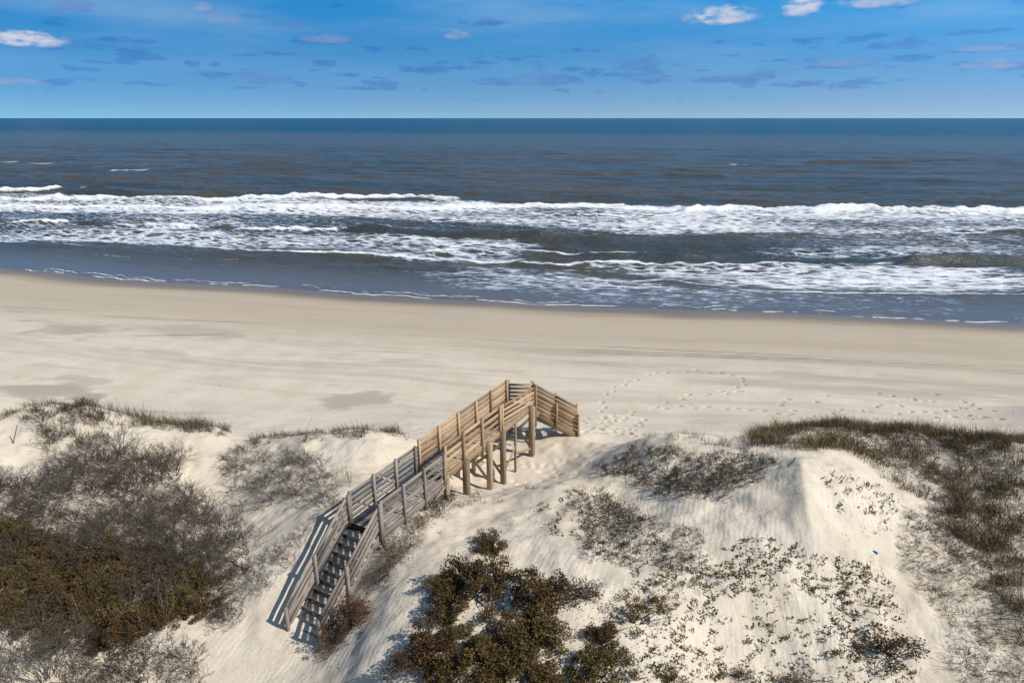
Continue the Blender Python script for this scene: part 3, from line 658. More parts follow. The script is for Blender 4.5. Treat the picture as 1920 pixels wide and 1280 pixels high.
for (x, y_) in ((.0, 29.7), (.95, 29.7), (1.0, 28.6)):
    g = float(gz(x, y_)); m2 = MB(); m2.bar((x, y_, g - .5), (x, y_, ZP + .0), .11, .11, (0, 1, 0)); part(m2, 'support_post', PILE)

def brace(k1, z1, k2, z2):
    (p, g), (q, h) = feet[k1], feet[k2]; m2 = MB()
    m2.bar((p[0], p[1], g + z1), (q[0], q[1], h + z2), .035, .12, UP); part(m2, 'cross_brace', PILE)
brace('c', 1.9, 'c2', .25); brace('c2', 1.8, 'c', .3); brace('d', 1.9, 'd2', .3); brace('d2', 1.9, 'd', .3); brace('f', 1.9, 'f2', .3); brace('f2', 1.9, 'f', .35)
brace('d2', 1.85, 'c2', .3); brace('d', .45, 'e', 1.2) ; brace('e', .9, 'f', .35)
# loose broken boards under the old deck
mb = MB()
for (s, l, z, ds, dz) in ((2.1, WD + .1, -.5, 1.2, .15), (1.6, WD + .2, -.55, .9, .05), (2.7, WD + .22, -.4, .7, .3)):
    mb.bar(W_(s, l, ZO + z), W_(s + ds, l + .05, ZO + z + dz), .03, .12, UP)
part(mb, 'broken_board', OLD)

#VEG
# ------------------------------------------------------------------ vegetation
def plant_mat(name, cols, rough=.8, trans=0.0):
    m = bpy.data.materials.new(name); m.use_nodes = True; t = NT(m.node_tree); b = t.n['Principled BSDF']
    var = t.attr('var'); oi = t.node('ShaderNodeObjectInfo').outputs['Random']
    P = t.node('ShaderNodeNewGeometry').outputs['Position']
    k = t.math('FRACT', t.math('ADD', t.math('MULTIPLY', t.math('ADD', var, t.math('MULTIPLY', t.noise(P, 1.1, 3, .6), .55)), .72), t.math('MULTIPLY', oi, .0)))
    r = t.node('ShaderNodeValToRGB'); t.put(r.inputs[0], k); e = r.color_ramp.elements
    for i, c in enumerate(cols):
        pos = i / (len(cols) - 1)
        el = e[i] if i < 2 else e.new(pos)
        el.position = pos; el.color = (*c, 1)
    for i, c in enumerate(cols): e[i].position = i / (len(cols) - 1); e[i].color = (*c, 1)
    hs = t.node('ShaderNodeHueSaturation'); t.put(hs.inputs['Color'], r.outputs[0]); t.put(hs.inputs['Value'], t.math('MULTIPLY_ADD', oi, .5, .75)); t.put(hs.inputs['Hue'], t.math('MULTIPLY_ADD', oi, .03, .485))
    t.put(b.inputs['Base Color'], hs.outputs[0]); b.inputs['Roughness'].default_value = rough; b.inputs['Specular IOR Level'].default_value = .25
    return m
TWIG = plant_mat('grey_twig', [(0.042, 0.030, 0.020), (0.078, 0.059, 0.043), (0.12, 0.096, 0.073), (0.18, 0.152, 0.122)])
TWIGB = plant_mat('brown_twig', [(0.03, 0.020, 0.013), (0.06, 0.041, 0.026), (0.10, 0.07, 0.045)])
LEAF = plant_mat('evergreen_leaf', [(0.022, 0.017, 0.006), (0.070, 0.051, 0.014), (0.115, 0.080, 0.023), (0.095, 0.046, 0.017), (0.21, 0.15, 0.062)], .55)
LEAFR = plant_mat('russet_leaf', [(0.07, 0.03, 0.014), (0.12, 0.06, 0.025), (0.09, 0.075, 0.03)], .7)
LEAFG = plant_mat('dune_plant_leaf', [(0.06, 0.058, 0.02), (0.13, 0.122, 0.038), (0.20, 0.18, 0.062), (0.12, 0.08, 0.042)], .6)
GRASS = plant_mat('dry_grass', [(0.045, 0.035, 0.018), (0.09, 0.072, 0.036), (0.15, 0.12, 0.064), (0.25, 0.20, 0.12)])
GRASSD = plant_mat('dark_grass', [(0.042, 0.026, 0.012), (0.08, 0.053, 0.024), (0.135, 0.092, 0.044), (0.23, 0.165, 0.088)])

def tubes(segs, sides=3):
    S = np.array(segs, float); p0, p1, r0, r1, var = S[:, :3], S[:, 3:6], S[:, 6], S[:, 7], S[:, 8]
    d = p1 - p0; d /= np.linalg.norm(d, axis=1)[:, None] + 1e-9
    ref = np.where(np.abs(d[:, 2:3]) > .8, [[1., 0, 0]], [[0, 0, 1.]]); a = np.cross(d, ref); a /= np.linalg.norm(a, axis=1)[:, None] + 1e-9; b = np.cross(d, a)
    V_ = []
    for p, r in ((p0, r0), (p1, r1)):
        for i in range(sides):
            th = 2 * math.pi * i / sides; V_.append(p + (a * math.cos(th) + b * math.sin(th)) * r[:, None])
    v = np.stack(V_, 1); n = len(S); base = np.arange(n)[:, None] * 2 * sides
    f = np.stack([np.concatenate([base + i, base + (i + 1) % sides, base + sides + (i + 1) % sides, base + sides + i], 1) for i in range(sides)], 1).reshape(-1, 4)
    return v.reshape(-1, 3), f, np.repeat(var, 2 * sides)
def branching(rg, stems, h, spread, levels=4, r0=.014, lean=(-.12, 0), kids=(2, 4), up=.35):
    segs = []; tips = []
    def grow(p, d, L, r, lev):
        n = 2
        for i in range(n):
            d2 = d + rg.normal(0, .16, 3) + np.array([lean[0], lean[1], up]) * .12; d2 /= np.linalg.norm(d2)
            q = p + d2 * L / n; segs.append((*p, *q, r, r * .8, rg.random())); p, d, r = q, d2, r * .8
            if lev < levels and i == 0 and rg.random() < .6: child(p, d, L, r, lev)
        tips.append((*p, *d))
        if lev < levels:
            for _ in range(rg.integers(*kids)): child(p, d, L, r, lev)
    def child(p, d, L, r, lev):
        ax = rg.normal(0, 1, 3); ax -= d * ax.dot(d); ax /= np.linalg.norm(ax); an = rg.uniform(.35, .95)
        dd = d * math.cos(an) + ax * math.sin(an); dd[2] += .12; dd /= np.linalg.norm(dd)
        if p[2] < .05: dd[2] = abs(dd[2])
        grow(p, dd, L * rg.uniform(.55, .8), max(r * .72, .0042), lev + 1)
    for k in range(stems):
        th = rg.uniform(0, 2 * math.pi); o = rg.uniform(0, .25) * spread; e = rg.uniform(.25, 1.25)
        d = np.array([math.cos(th) * math.cos(e), math.sin(th) * math.cos(e), math.sin(e)]) + np.array([lean[0], lean[1], 0]); d /= np.linalg.norm(d)
        grow(np.array([math.cos(th) * o, math.sin(th) * o, -.06]), d, h * rg.uniform(.35, .6), r0 * rg.uniform(.7, 1.1), 1)
    return segs, np.array(tips)
def leaves(pos, rg, L=.05, Wd=.026, upb=.5, out=None):
    n = len(pos); d = rg.normal(0, 1, (n, 3)); 
    if out is not None: d += out * 1.0
    d[:, 2] += upb; d /= np.linalg.norm(d, axis=1)[:, None]
    a = rg.normal(0, 1, (n, 3)); a -= d * (a * d).sum(1)[:, None]; a /= np.linalg.norm(a, axis=1)[:, None]
    l = L * rg.uniform(.6, 1.3, n)[:, None]; w = Wd * rg.uniform(.7, 1.3, n)[:, None]; nn = np.cross(d, a)
    v = np.stack([pos, pos + d * l * .5 + a * w + nn * l * .08, pos + d * l, pos + d * l * .5 - a * w + nn * l * .08], 1).reshape(-1, 3)
    f = np.arange(n)[:, None] * 4 + np.arange(4)[None]
    return v, f, np.repeat(rg.random(n), 4)

# meshes shared by the copies
def bare_mesh(i, mat, **kw):
    rg = np.random.default_rng(100 + i); segs, tips = branching(rg, **kw); v, f, va = tubes(segs); return mesh_np('branches', v, [f], [mat], False, dict(var=va))
BARE = [bare_mesh(i, TWIG, stems=(13, 10, 15)[i % 3], h=(.85, 1.1, .9)[i % 3], spread=1.0, levels=(4, 4, 3)[i % 3], r0=(.016, .018, .02)[i % 3]) for i in range(6)]
BAREB = [bare_mesh(20 + i, TWIGB, stems=11, h=.7, spread=.9, levels=4, r0=.013) for i in range(4)]
LOW = [bare_mesh(40 + i, TWIGB, stems=13, h=.42, spread=1.0, levels=3, r0=.009, up=.1) for i in range(4)]
BIG = bare_mesh(60, TWIG, stems=26, h=1.3, spread=1.5, levels=5, r0=.014, kids=(2, 4))
def ever_mesh(i, n=4600, flat=.62, lmat=LEAF, L=.06, clumps=52):
    rg = np.random.default_rng(300 + i)
    c = []
    while len(c) < clumps:
        th, e = rg.uniform(0, 6.283), rg.uniform(.05, 1.5); rr = rg.uniform(.55, 1.0) * (1 + .25 * math.sin(3 * th + i))
        c.append((math.cos(th) * math.cos(e) * rr, math.sin(th) * math.cos(e) * rr, math.sin(e) * rr * flat * 1.1 + .05))
    c = np.array(c); k = rg.integers(0, clumps, n); sc_ = rg.uniform(.09, .2, clumps)
    o = rg.normal(0, 1, (n, 3)); o /= np.linalg.norm(o, axis=1)[:, None]; pos = c[k] + o * (sc_[k] * rg.uniform(.3, 1.25, n) ** .6)[:, None] * [1, 1, .85]
    pos[:, 2] = np.abs(pos[:, 2])
    v, f, va = leaves(pos, rg, L, L * .42, .45, o)
    va = (va * .6 + np.repeat(rg.random(clumps)[k], 4) * .4)
    leaf = mesh_np('foliage', v, [f], [lmat], False, dict(var=va))
    segs = []
    for q in c:
        p = np.array([rg.normal(0, .06), rg.normal(0, .06), -.08]); m_ = (p + q) / 2 + rg.normal(0, .08, 3); segs.append((*p, *m_, .02, .013, rg.random())); segs.append((*m_, *q, .013, .006, rg.random()))
        for _ in range(4):
            e_ = q + rg.normal(0, .13, 3); segs.append((*q, *e_, .006, .003, rg.random()))
    v, f, va = tubes(segs); br = mesh_np('branches', v, [f], [TWIGB], False, dict(var=va))
    return br, leaf
EVER = [ever_mesh(i) for i in range(4)]
SPARSE = [ever_mesh(10 + i, n=1100, flat=.5, L=.06, clumps=30) for i in range(3)]
RUSSET = [ever_mesh(20 + i, n=1900, flat=.7, lmat=LEAFR, L=.05, clumps=30) for i in range(2)]
def herb_mesh(i):
    rg = np.random.default_rng(500 + i); P, segs = [], []
    for s in range(rg.integers(3, 7)):
        b = np.array([rg.normal(0, .11), rg.normal(0, .11), -.03]); tp = b + np.array([rg.normal(-.03, .05), rg.normal(0, .05), rg.uniform(.09, .24)]); segs.append((*b, *tp, .006, .004, rg.random()))
        for k in range(rg.integers(3, 7)):
            t_ = rg.uniform(.45, 1.0); P.append(b + (tp - b) * t_)
    P = np.array(P); v, f, va = leaves(P, rg, .062, .028, .15); lf = mesh_np('leaves', v, [f], [LEAFG], False, dict(var=va))
    v, f, va = tubes(segs); st = mesh_np('stems', v, [f], [TWIGB], False, dict(var=va)); return st, lf
HERB = [herb_mesh(i) for i in range(6)]

def scrub_leaves(i):
    rg = np.random.default_rng(600 + i); me = LOW[i]; co = np.empty(len(me.vertices) * 3, np.float32); me.vertices.foreach_get('co', co); co = co.reshape(-1, 3)
    co = co[co[:, 2] > .03]; p = co[rg.integers(0, len(co), 150)] + rg.normal(0, .02, (150, 3)); v, f, va = leaves(p, rg, .05, .017, .3); return mesh_np('foliage', v, [f], [LEAFS], False, dict(var=va))
LEAFS = plant_mat('scrub_leaf', [(0.028, 0.022, 0.012), (0.06, 0.045, 0.024), (0.085, 0.075, 0.035), (0.12, 0.09, 0.05)])
LOWF = [scrub_leaves(i) for i in range(4)]
def put_one(name, me, p, s, label, cat, group=None, sz=1.0):
    o = bpy.data.objects.new(name, me); col.objects.link(o); o.location = p; o.rotation_euler = (rng.normal(0, .06), rng.normal(0, .06), rng.uniform(-.5, .5)); o.scale = (s * rng.choice([-1, 1]) if False else s, s, s * sz)
    return tag(o, label, cat, group)
BUSH = []
def put_parts(name, parts, p, s, label, cat, group=None, sz=1.0):
    if name.endswith('_bush'): BUSH.append((p[0], p[1], s))
    o = empty(name, p, rng.uniform(0, 6.28)); o.scale = (s, s, s * sz)
    for nm, me in parts: obj(nm, me, o)
    return tag(o, label, cat, group)
def scatter(poly, n, mind, seed=0, mask=None):
    """world positions whose place in the photo falls within a traced patch"""
    rg = np.random.default_rng(900 + seed); out = []; tries = 0
    x = rg.uniform(-26, 27, 60000); y = rg.uniform(9, 33, 60000); z = gz(x, y); px, py = project(x, y, z)
    k = np.where(in_poly(px, py, poly))[0]
    for i in k:
        if len(out) >= n: break
        if all((x[i] - q[0]) ** 2 + (y[i] - q[1]) ** 2 > mind * mind for q in out) and not on_walk(x[i], y[i]): out.append((x[i], y[i], z[i]))
    return out
def on_walk(x, y, m=.35):
    d = np.array([x, y]) - O; s, l = d.dot(A), d.dot(RT); return -3.4 < s < 3.9 and -.15 - m < l < 1.24 + m

# evergreen bushes in front of the walkway
CG = 'evergreen bushes in the merged clump before the walkway'
for k, (px, py, r, h, ty, lab, grp) in enumerate([
    (918, 1030, .58, .62, 0, 'small low evergreen bush standing alone on sand just above the big central clump', None),
    (893, 1108, .80, 1.1, 0, 'topmost round evergreen bush of the big central clump, below the small lone bush', None),
    (1003, 1127, .76, 1.1, 0, 'round dark evergreen bush at the upper right of the big central clump', None),
    (795, 1238, .68, 1.0, 0, 'evergreen bush at the lower left of the central clump casting shadow on bare sand', None),
    (838, 1150, .62, .9, 0, 'evergreen bush in the merged central clump before the walkway', CG), (835, 1105, .5, .8, 0, 'evergreen bush in the merged central clump before the walkway', CG),
    (960, 1195, .72, .85, 0, 'evergreen bush in the merged central clump before the walkway', CG), (1015, 1190, .62, .9, 0, 'evergreen bush in the merged central clump before the walkway', CG),
    (905, 1240, .66, .8, 0, 'evergreen bush in the merged central clump before the walkway', CG), (985, 1258, .7, .8, 0, 'evergreen bush in the merged central clump before the walkway', CG),
    (850, 1285, .62, .9, 0, 'evergreen bush in the merged central clump before the walkway', CG), (920, 1300, .66, .8, 0, 'evergreen bush in the merged central clump before the walkway', CG), (850, 1200, .42, .8, 0, 'evergreen bush in the merged central clump before the walkway', CG),
    (1030, 1305, .6, .8, 0, 'evergreen bush in the merged central clump before the walkway', CG),
    (1125, 1265, .66, .9, 0, 'dark evergreen bush right of the central clump at the bottom edge of the picture', None),
    (1190, 1165, .70, .8, 1, 'open twiggy evergreen bush right of the central clump with sand showing through', None),
    (1130, 1205, .5, .8, 0, 'small dark evergreen bush between the central clump and the open twiggy bush', None),
    (1090, 1120, .62, .8, 1, 'thin brownish bush touching the right side of the central clump', None),
    (1232, 1130, .42, .7, 1, 'little sparse bush above and right of the open twiggy bush', None),
    (1665, 1225, .85, .8, 1, 'open leafy bush alone on the lower right sand slope', None),
    (1495, 1283, .5, .7, 1, 'low leafy bush at the bottom edge right of the slump streaks', None),
    (1385, 1268, .42, .7, 1, 'low sparse bush at the bottom edge on the slip face', None),
    (1255, 1275, .6, .6, 1, 'low sparse bush at the bottom edge right of the dark evergreen bush', None)]):
    src = (EVER, SPARSE)[ty]; br, lf = src[k % len(src)]
    put_parts('evergreen_bush' if ty == 0 else 'sparse_bush', (('branches', br), ('foliage', lf)), ground_px(px, py) - np.array([0, 0, .03]), r * 1.28, lab, 'bush', grp, h)
for k, (px, py, r, h, lab) in enumerate([(662, 1172, .92, 1.0, 'russet brown bush at the foot of the grey stairs, right side'), (628, 1200, .62, .95, 'small russet bush hiding the lower right stair post')]):
    put_parts('russet_bush', (('branches', RUSSET[k][0]), ('foliage', RUSSET[k][1]), ('twigs', BAREB[k])), ground_px(px, py), r, lab, 'bush', None, h)

# evergreen thicket on the left
G1 = 'evergreen bushes of the thicket at lower left'
for k, p in enumerate(scatter([(-80, 1000), (60, 1010), (150, 1040), (260, 1040), (340, 1070), (400, 1110), (380, 1150), (300, 1165), (240, 1200), (120, 1195), (-80, 1200)], 46, .58, 1)):
    br, lf = EVER[k % 4]; put_parts('evergreen_bush', (('branches', br), ('foliage', lf)), p, rng.uniform(.6, .85), 'dark olive evergreen bush within the dense thicket at lower left', 'bush', G1, rng.uniform(.75, 1.0))
G2 = 'bare grey shrubs of the thicket on the left dune'
for k, p in enumerate(scatter([(-60, 905), (70, 900), (130, 865), (220, 845), (300, 850), (335, 880), (380, 960), (450, 1000), (470, 1030), (440, 1075), (400, 1110), (300, 1070), (200, 1050), (60, 1020), (-60, 1010)], 175, .34, 2)):
    put_one('bare_shrub', BARE[k % 6], p, rng.uniform(.45, 1.05), 'leafless grey shrub tangled in the thicket on the left dune slope', 'shrub', G2, rng.uniform(.6, 1.0))
G3 = 'bare grey shrubs mixed into the evergreen thicket'
for k, p in enumerate(scatter([(-60, 1010), (300, 1060), (420, 1110), (330, 1160), (250, 1200), (-60, 1220)], 20, .8, 3)):
    put_one('bare_shrub', BARE[k % 6], p, rng.uniform(.9, 1.25), 'leafless grey shrub poking up among the lower left evergreen bushes', 'shrub', G3)
o = put_one('bare_shrub', BIG, ground_px(85, 1278), 1.0, 'large pale grey leafless bush in the bottom left corner', 'shrub')
G4 = 'brown twiggy shrubs along the bottom left'
for k, p in enumerate(scatter([(150, 1190), (260, 1195), (350, 1215), (375, 1290), (120, 1300)], 28, .36, 4)):
    put_one('brown_shrub', BAREB[k % 4], p, rng.uniform(.6, .95), 'brown twiggy shrub beside the sand path at bottom left', 'shrub', G4, .85)
G5 = 'twiggy shrubs between the thicket and the stairs'
for k, p in enumerate(scatter([(395, 1120), (430, 1075), (480, 1050), (520, 1035), (560, 990), (630, 955), (640, 930), (610, 935), (600, 975), (575, 1020), (540, 1060), (510, 1105), (470, 1130), (430, 1195), (395, 1190)], 50, .30, 5)):
    put_one('brown_shrub', BAREB[k % 4], p, rng.uniform(.35, .65), 'small dark twiggy shrub on sand left of the grey stairs', 'shrub', G5, .8)
G6 = 'shrubs on the small dune left of the walkway'
for k, p in enumerate(scatter([(420, 850), (470, 838), (560, 850), (610, 870), (640, 905), (610, 940), (540, 950), (440, 955), (410, 910)], 66, .34, 6)):
    put_one('brown_shrub', (BARE + BAREB)[k % 10], p, rng.uniform(.35, .65), 'low twiggy shrub on the small dune left of the walkway', 'shrub', G6, .65)
G14 = 'brown shrubs along the right side of the walkway'
for k, p in enumerate(scatter([(690, 1040), (740, 985), (800, 940), (840, 925), (850, 945), (800, 985), (765, 1040), (715, 1100), (690, 1095)], 18, .3, 17)):
    put_one('brown_shrub', BAREB[k % 4], p, rng.uniform(.4, .7), 'brown twiggy shrub in the rough grass right of the grey walkway', 'shrub', G14, .75)
G7 = 'shrubs on the crest of the left dune'
for k, p in enumerate(scatter([(60, 775), (130, 760), (210, 775), (225, 800), (200, 840), (110, 860), (60, 820)], 34, .34, 7)):
    put_one('brown_shrub', BAREB[k % 4], p, rng.uniform(.6, 1.0), 'brown shrub on top of the left dune crest', 'shrub', G7, .7)
G8 = 'low scrub on the middle right dune'
for k, p in enumerate(scatter([(1070, 930), (1120, 920), (1180, 960), (1240, 980), (1320, 1000), (1330, 1080), (1260, 1110), (1180, 1060), (1110, 1040), (1080, 980)], 80, .30, 8)):
    put_parts('low_scrub', (('branches', LOW[k % 4]), ('foliage', LOWF[k % 4])), p, rng.uniform(.45, .95), 'low brown scrub on the sand between the central clump and the right dune', 'shrub', G8, .8)
G9 = 'low scrub on the shaded flank of the right dune'
for k, p in enumerate(scatter([(1130, 885), (1180, 850), (1230, 840), (1300, 850), (1400, 855), (1460, 870), (1420, 905), (1330, 930), (1230, 925), (1190, 905)], 90, .33, 9)):
    put_parts('low_scrub', (('branches', LOW[k % 4]), ('foliage', LOWF[k % 4])), p, rng.uniform(.5, 1.0), 'low brown scrub on the shaded upper flank of the right dune', 'shrub', G9, .9)
G10 = 'twiggy shrubs scattered on the sunlit right slope'
for k, p in enumerate(scatter([(1690, 960), (1740, 950), (1800, 1000), (1870, 1090), (1940, 1200), (1940, 1300), (1800, 1290), (1790, 1200), (1760, 1130), (1690, 1040)], 130, .30, 10)):
    put_one('thin_shrub', (LOW + BAREB)[k % 8], p, rng.uniform(.4, .75), 'thin twiggy shrub on the sunlit sand slope at far right', 'shrub', G10, .7)
G11 = 'dark shrubs along the right hand ridge'
for k, p in enumerate(scatter([(1600, 815), (1700, 815), (1940, 840), (1940, 1200), (1870, 1090), (1800, 1010), (1720, 940), (1660, 890)], 150, .36, 11)):
    put_one('ridge_shrub', (BAREB + LOW)[k % 8], p, rng.uniform(.5, .9), 'dark brown shrub in the grassy thicket along the right hand ridge', 'shrub', G11, .75)
for k, (px, py, s, lab) in enumerate([(1572, 898, .32, 'small forked dead twig on the bright sand right of the sharp dune ridge'), (1590, 918, .4, 'dead twig lying lower on the bright sand right of the sharp dune ridge'), (1612, 922, .32, 'dead twig beside the lower one on the bright right slope')]):
    put_one('dead_twig', LOW[k], ground_px(px, py), s, lab, 'twig')
G12 = 'green dune plants on the slip face'
for k, p in enumerate(scatter([(1340, 1030), (1380, 1010), (1450, 1010), (1530, 1040), (1600, 1050), (1660, 1080), (1670, 1140), (1600, 1160), (1500, 1110), (1400, 1130), (1340, 1120)], 190, .14, 12)):
    st, lf = HERB[k % 6]; put_parts('dune_plant', (('stems', st), ('leaves', lf)), p, rng.uniform(.55, 1.1), 'small green leafy plant growing on the slip face of the right dune', 'plant', G12)
G13 = 'small leafy plants scattered on the dunes'
cnt = 0
for poly, n, sd2 in (([(1200, 1080), (1340, 1060), (1360, 1280), (1200, 1280)], 90, 13), ([(1540, 890), (1640, 900), (1690, 960), (1660, 1020), (1560, 980)], 30, 14), ([(1400, 1150), (1680, 1150), (1720, 1290), (1400, 1290)], 75, 15), ([(1000, 940), (1080, 930), (1090, 1010), (1020, 1000)], 14, 16)):
    for k, p in enumerate(scatter(poly, n, .18, sd2)):
        st, lf = HERB[(k + sd2) % 6]; put_parts('dune_plant', (('stems', st), ('leaves', lf)), p, rng.uniform(.5, 1.1), ['small leafy plant scattered on sand left of the slip face plants', 'tiny plant on the bright sand right of the sharp ridge', 'small leafy plant scattered low on the lower right sand', 'small leafy plant on the sandy crest near the walkway piles'][sd2 - 13], 'plant', G13 + [' left', ' on the bright face', ' low right', ' near the piles'][sd2 - 13])

# grass: nobody could count the blades
def grass(name, patches, mat, label, seed=0):
    rg = np.random.default_rng(700 + seed); VS, FQ, FT, VA = [], [], [], []; n0 = 0
    for poly, dens, nb, h, lean, rad in patches:
        N = int(dens * 53 * 25); x = rg.uniform(-26, 27, N); y = rg.uniform(9, 34, N); z = gz(x, y); px, py = project(x, y, z)
        ok = in_poly(px + 5 * rg.normal(0, 1, N), py + 3 * rg.normal(0, 1, N), poly) & (fbm(x * .75, y * .75, 800 + seed, 3) > -.20 + .15 * rg.normal(0, 1, N))
        ok &= ~np.array([on_walk(a, b_, .1) for a, b_ in zip(x, y)]) if N < 40000 else True
        x, y = x[ok], y[ok]
        if not len(x): continue
        x = np.repeat(x, nb); y = np.repeat(y, nb); m = len(x); hs = h * np.repeat(rg.uniform(.6, 1.25, m // nb), nb) * (.95 + 1.1 * fbm(x * .9, y * .9, 850 + seed, 3)) * rg.uniform(.5, 1.15, m)
        bx = x + rg.normal(0, rad, m); by = y + rg.normal(0, rad, m); bz = gz(bx, by) - .02
        dx = rg.normal(lean[0], .48, m) + (bx - x) / rad * .16; dy = rg.normal(lean[1], .42, m) + (by - y) / rad * .16
        th = rg.uniform(0, math.pi, m); wx, wy = np.cos(th) * .0065, np.sin(th) * .0065
        b = np.stack([bx, by, bz], 1); mid = b + np.stack([dx * hs * .35, dy * hs * .35, hs * .6], 1); tip = b + np.stack([dx * hs * .95, dy * hs * .95, hs * .93], 1); wv = np.stack([wx, wy, 0 * wx], 1)
        v = np.stack([b - wv, b + wv, mid + wv * .8, mid - wv * .8, tip], 1).reshape(-1, 3); i = n0 + np.arange(m)[:, None] * 5
        VS.append(v); FQ.append(i + np.array([[0, 1, 2, 3]])); FT.append(i + np.array([[3, 2, 4]])); VA.append(np.repeat(rg.random(m), 5)); n0 += 5 * m
    me = mesh_np(name, np.concatenate(VS), [np.concatenate(FQ), np.concatenate(FT)], [mat], False, dict(var=np.concatenate(VA)))
    tag(obj(name, me), label, 'grass', None, 'stuff')
grass('ridge_grass', [([(1385, 838), (1440, 806), (1580, 792), (1700, 803), (1940, 826), (1940, 1260), (1900, 1150), (1830, 1050), (1740, 950), (1660, 885), (1590, 845), (1480, 842)], 22, 22, .46, (-.22, 0), .13)], GRASSD, 'dense dark dune grass covering the right hand ridge', 1)
grass('dune_grass', [
    ([(1380, 838), (1440, 804), (1580, 790), (1700, 800), (1940, 824), (1940, 850), (1700, 835), (1560, 820), (1430, 845)], 6, 14, .50, (-.12, 0), .09),
    ([(1130, 880), (1180, 845), (1225, 820), (1290, 815), (1400, 838), (1400, 850), (1290, 830), (1230, 838), (1180, 865)], 7, 12, .40, (-.2, 0), .07),
    ([(1130, 885), (1230, 835), (1450, 862), (1400, 915), (1300, 940), (1190, 915)], 4.5, 16, .35, (-.3, 0), .10),
    ([(0, 785), (50, 760), (130, 750), (230, 780), (330, 792), (430, 805), (420, 820), (320, 808), (220, 800), (120, 775), (0, 800)], 16, 14, .50, (-.1, 0), .07),
    ([(50, 770), (130, 755), (230, 790), (215, 840), (90, 860)], 7, 16, .48, (-.2, 0), .10),
    ([(430, 840), (470, 822), (560, 815), (640, 805), (740, 806), (770, 830), (740, 825), (640, 820), (560, 836), (470, 850)], 12, 12, .34, (-.15, 0), .07),
    ([(440, 850), (600, 850), (680, 875), (640, 910), (440, 950)], 1.2, 12, .35, (-.3, 0), .10),
    ([(690, 1040), (740, 1000), (790, 950), (835, 915), (845, 930), (800, 970), (770, 1030), (725, 1090), (690, 1095), (690, 1040)], 26, 18, .46, (-.25, 0), .12),
    ([(820, 915), (900, 915), (905, 960), (830, 965)], 3.0, 12, .34, (-.15, 0), .06),
    ([(890, 960), (940, 935), (1000, 915), (1060, 903), (1130, 920), (1060, 920), (1000, 932), (930, 955)], 6, 12, .28, (-.2, 0), .06),
    ([(1070, 930), (1180, 940), (1330, 1010), (1330, 1080), (1200, 1080), (1090, 1020)], 1.5, 14, .30, (-.35, 0), .10),
    ([(1680, 940), (1760, 950), (1940, 1200), (1940, 1300), (1760, 1290), (1740, 1120)], 1.2, 12, .32, (-.3, 0), .08),
    ([(-60, 900), (300, 840), (460, 1000), (440, 1080), (-60, 1010)], .9, 12, .4, (-.3, 0), .10),
    ([(640, 900), (760, 880), (640, 960), (560, 1000)], .8, 10, .28, (-.3, 0), .08),
    ([(700, 990), (1100, 940), (1080, 1020), (800, 1060), (700, 1100)], .35, 8, .25, (-.2, 0), .05),
    ([(400, 800), (1300, 800), (1900, 900), (1940, 1290), (600, 1290), (500, 1000)], 1.3, 4, .10, (-.4, 0), .10),
    ([(1250, 1100), (1700, 1090), (1720, 1290), (1200, 1290)], .5, 8, .28, (-.35, 0), .06)], GRASS, 'dry tan tufts of dune grass along the crests and slopes', 2)
grass('sea_oats', [
    ([(1690, 822), (1750, 806), (1940, 822), (1940, 850), (1700, 840)], 4, 3, 1.05, (-.1, 0), .08), ([(1500, 812), (1700, 805), (1700, 825), (1500, 815)], 2, 2, .75, (-.1, 0), .08),
    ([(110, 765), (230, 780), (430, 805), (420, 815), (200, 795)], 4, 2, .85, (0.05, 0), .08), ([(570, 825), (620, 815), (620, 828), (575, 832)], 3, 2, .65, (.05, 0), .05)], GRASS, 'tall thin sea oat stems rising above the dune crests', 3)

def specks():
    rg = np.random.default_rng(1200); n = 420; x = rg.uniform(-45, 45, n); y = rg.uniform(29, 62, n); u, v = shore(x, y); k = (v > 4) & (v < 40); x, y = x[k], y[k]
    v_, f, va = leaves(np.stack([x, y, gz(x, y) + .012], 1), rg, .11, .03, 0.0); v_ = v_.reshape(-1, 4, 3); v_[:, :, 2] = v_[:, :1, 2] + (v_[:, :, 2] - v_[:, :1, 2]) * .25 + .01
    tag(obj('beach_debris', mesh_np('beach_debris', v_.reshape(-1, 3), [f], [TWIGB], False, dict(var=va))), 'dark flecks of weed and shell strewn over the open beach', 'debris', None, 'stuff')
specks()
def leaf_litter():
    rg = np.random.default_rng(1300); P = []
    for bx, by, s_ in BUSH:
        n = int(260 * s_); a = rg.uniform(0, 6.283, n); r = s_ * np.abs(rg.normal(0, .75, n)); P.append(np.stack([bx + r * np.cos(a) - .1, by + r * np.sin(a)], 1))
    P = np.concatenate(P); z = gz(P[:, 0], P[:, 1]) + .012
    v_, f, va = leaves(np.concatenate([P, z[:, None]], 1), rg, .05, .016, 0.0); v_ = v_.reshape(-1, 4, 3); v_[:, :, 2] = v_[:, :1, 2] + (v_[:, :, 2] - v_[:, :1, 2]) * .3 + .008
    tag(obj('leaf_litter', mesh_np('leaf_litter', v_.reshape(-1, 3), [f], [LEAFR], False, dict(var=va))), 'brown fallen leaves and bits on the sand round the bushes', 'leaf litter', None, 'stuff')
leaf_litter()
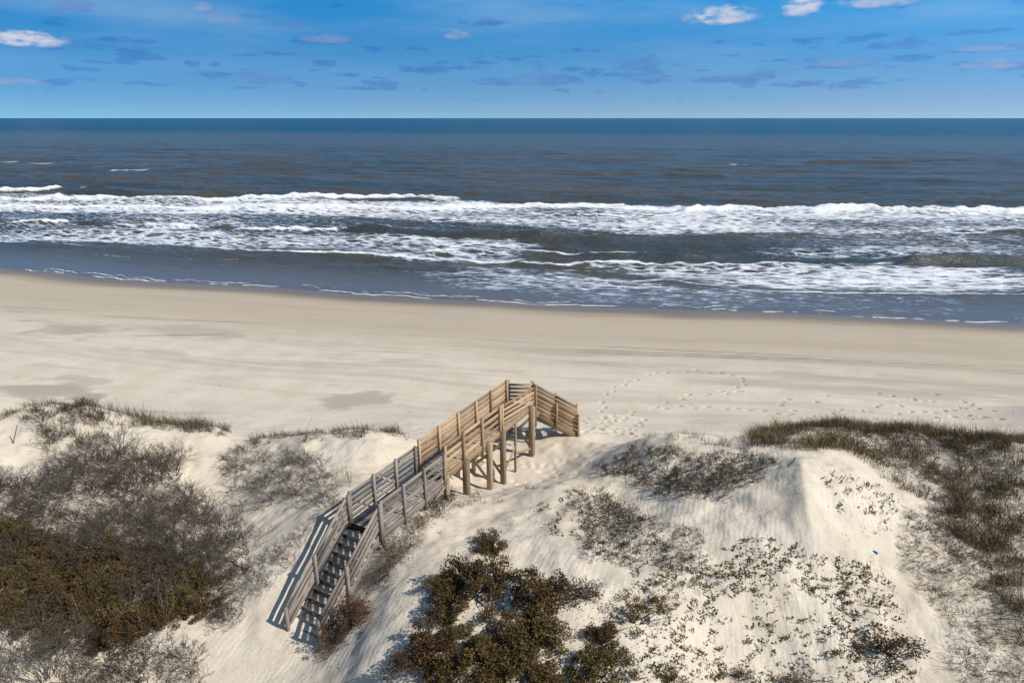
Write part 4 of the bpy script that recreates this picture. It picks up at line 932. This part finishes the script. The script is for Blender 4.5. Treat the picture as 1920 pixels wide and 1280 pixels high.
# stakes, driftwood and litter
def stick(name, p0, p1, r, mat, label, cat):
    p0, p1 = np.array(p0), np.array(p1); segs = []; n = 5; prev = p0
    for i in range(1, n + 1):
        q = p0 + (p1 - p0) * i / n + rng.normal(0, r * .4, 3) * (i < n); segs.append((*prev, *q, r * (1 - .08 * (i - 1)), r * (1 - .08 * i), .5)); prev = q
    v, f, va = tubes(segs, 6); tag(obj(name, mesh_np(name, v, [f], [mat], False, dict(var=va))), label, cat)
g = ground_px(1466, 879); stick('stake', g - [0, 0, .25], g + [.42, .05, .42], .022, TWIG, 'leaning wooden stake beside the top of the sharp right dune ridge', 'stake')
g = ground_px(20, 832); stick('stake', g - [0, 0, .2], g + [.36, .1, .75], .02, TWIG, 'leaning stick on the bare sand at the far left edge', 'stake')
g = ground_px(712, 1090); stick('driftwood', g + [-.1, -.1, .05], g + [1.0, 1.1, .22], .035, TWIGB, 'dark driftwood pole lying on sand right of the grey stairs', 'driftwood')
g = ground_px(163, 1175); stick('dead_branch', g + [-.1, 0, .2], g + [-.3, .1, .95], .022, TWIG, 'pale dead branch standing among the lower left bushes', 'branch')
def litter():
    m = bpy.data.materials.new('blue_plastic'); m.use_nodes = True; m.node_tree.nodes['Principled BSDF'].inputs['Base Color'].default_value = (.03, .16, .33, 1); m.node_tree.nodes['Principled BSDF'].inputs['Roughness'].default_value = .35
    v, f = [], []; n = 10
    prof = [(0, .0), (.035, .0), (.04, .02), (.04, .12), (.03, .16), (.014, .18), (.014, .205), (0, .205)]
    for r, h in prof:
        for i in range(n): a = 6.2832 * i / n; v.append((r * math.cos(a), h, r * math.sin(a) + .04))
    for k in range(len(prof) - 1):
        for i in range(n): f.append((k * n + i, k * n + (i + 1) % n, (k + 1) * n + (i + 1) % n, (k + 1) * n + i))
    o = obj('plastic_bottle', mesh_np('plastic_bottle', v, [f], [m], True)); o.location = ground_px(1645, 1040); o.rotation_euler = (0.1, 0, 1.0)
    tag(o, 'small blue plastic litter lying on the bright right sand slope', 'litter')
litter()
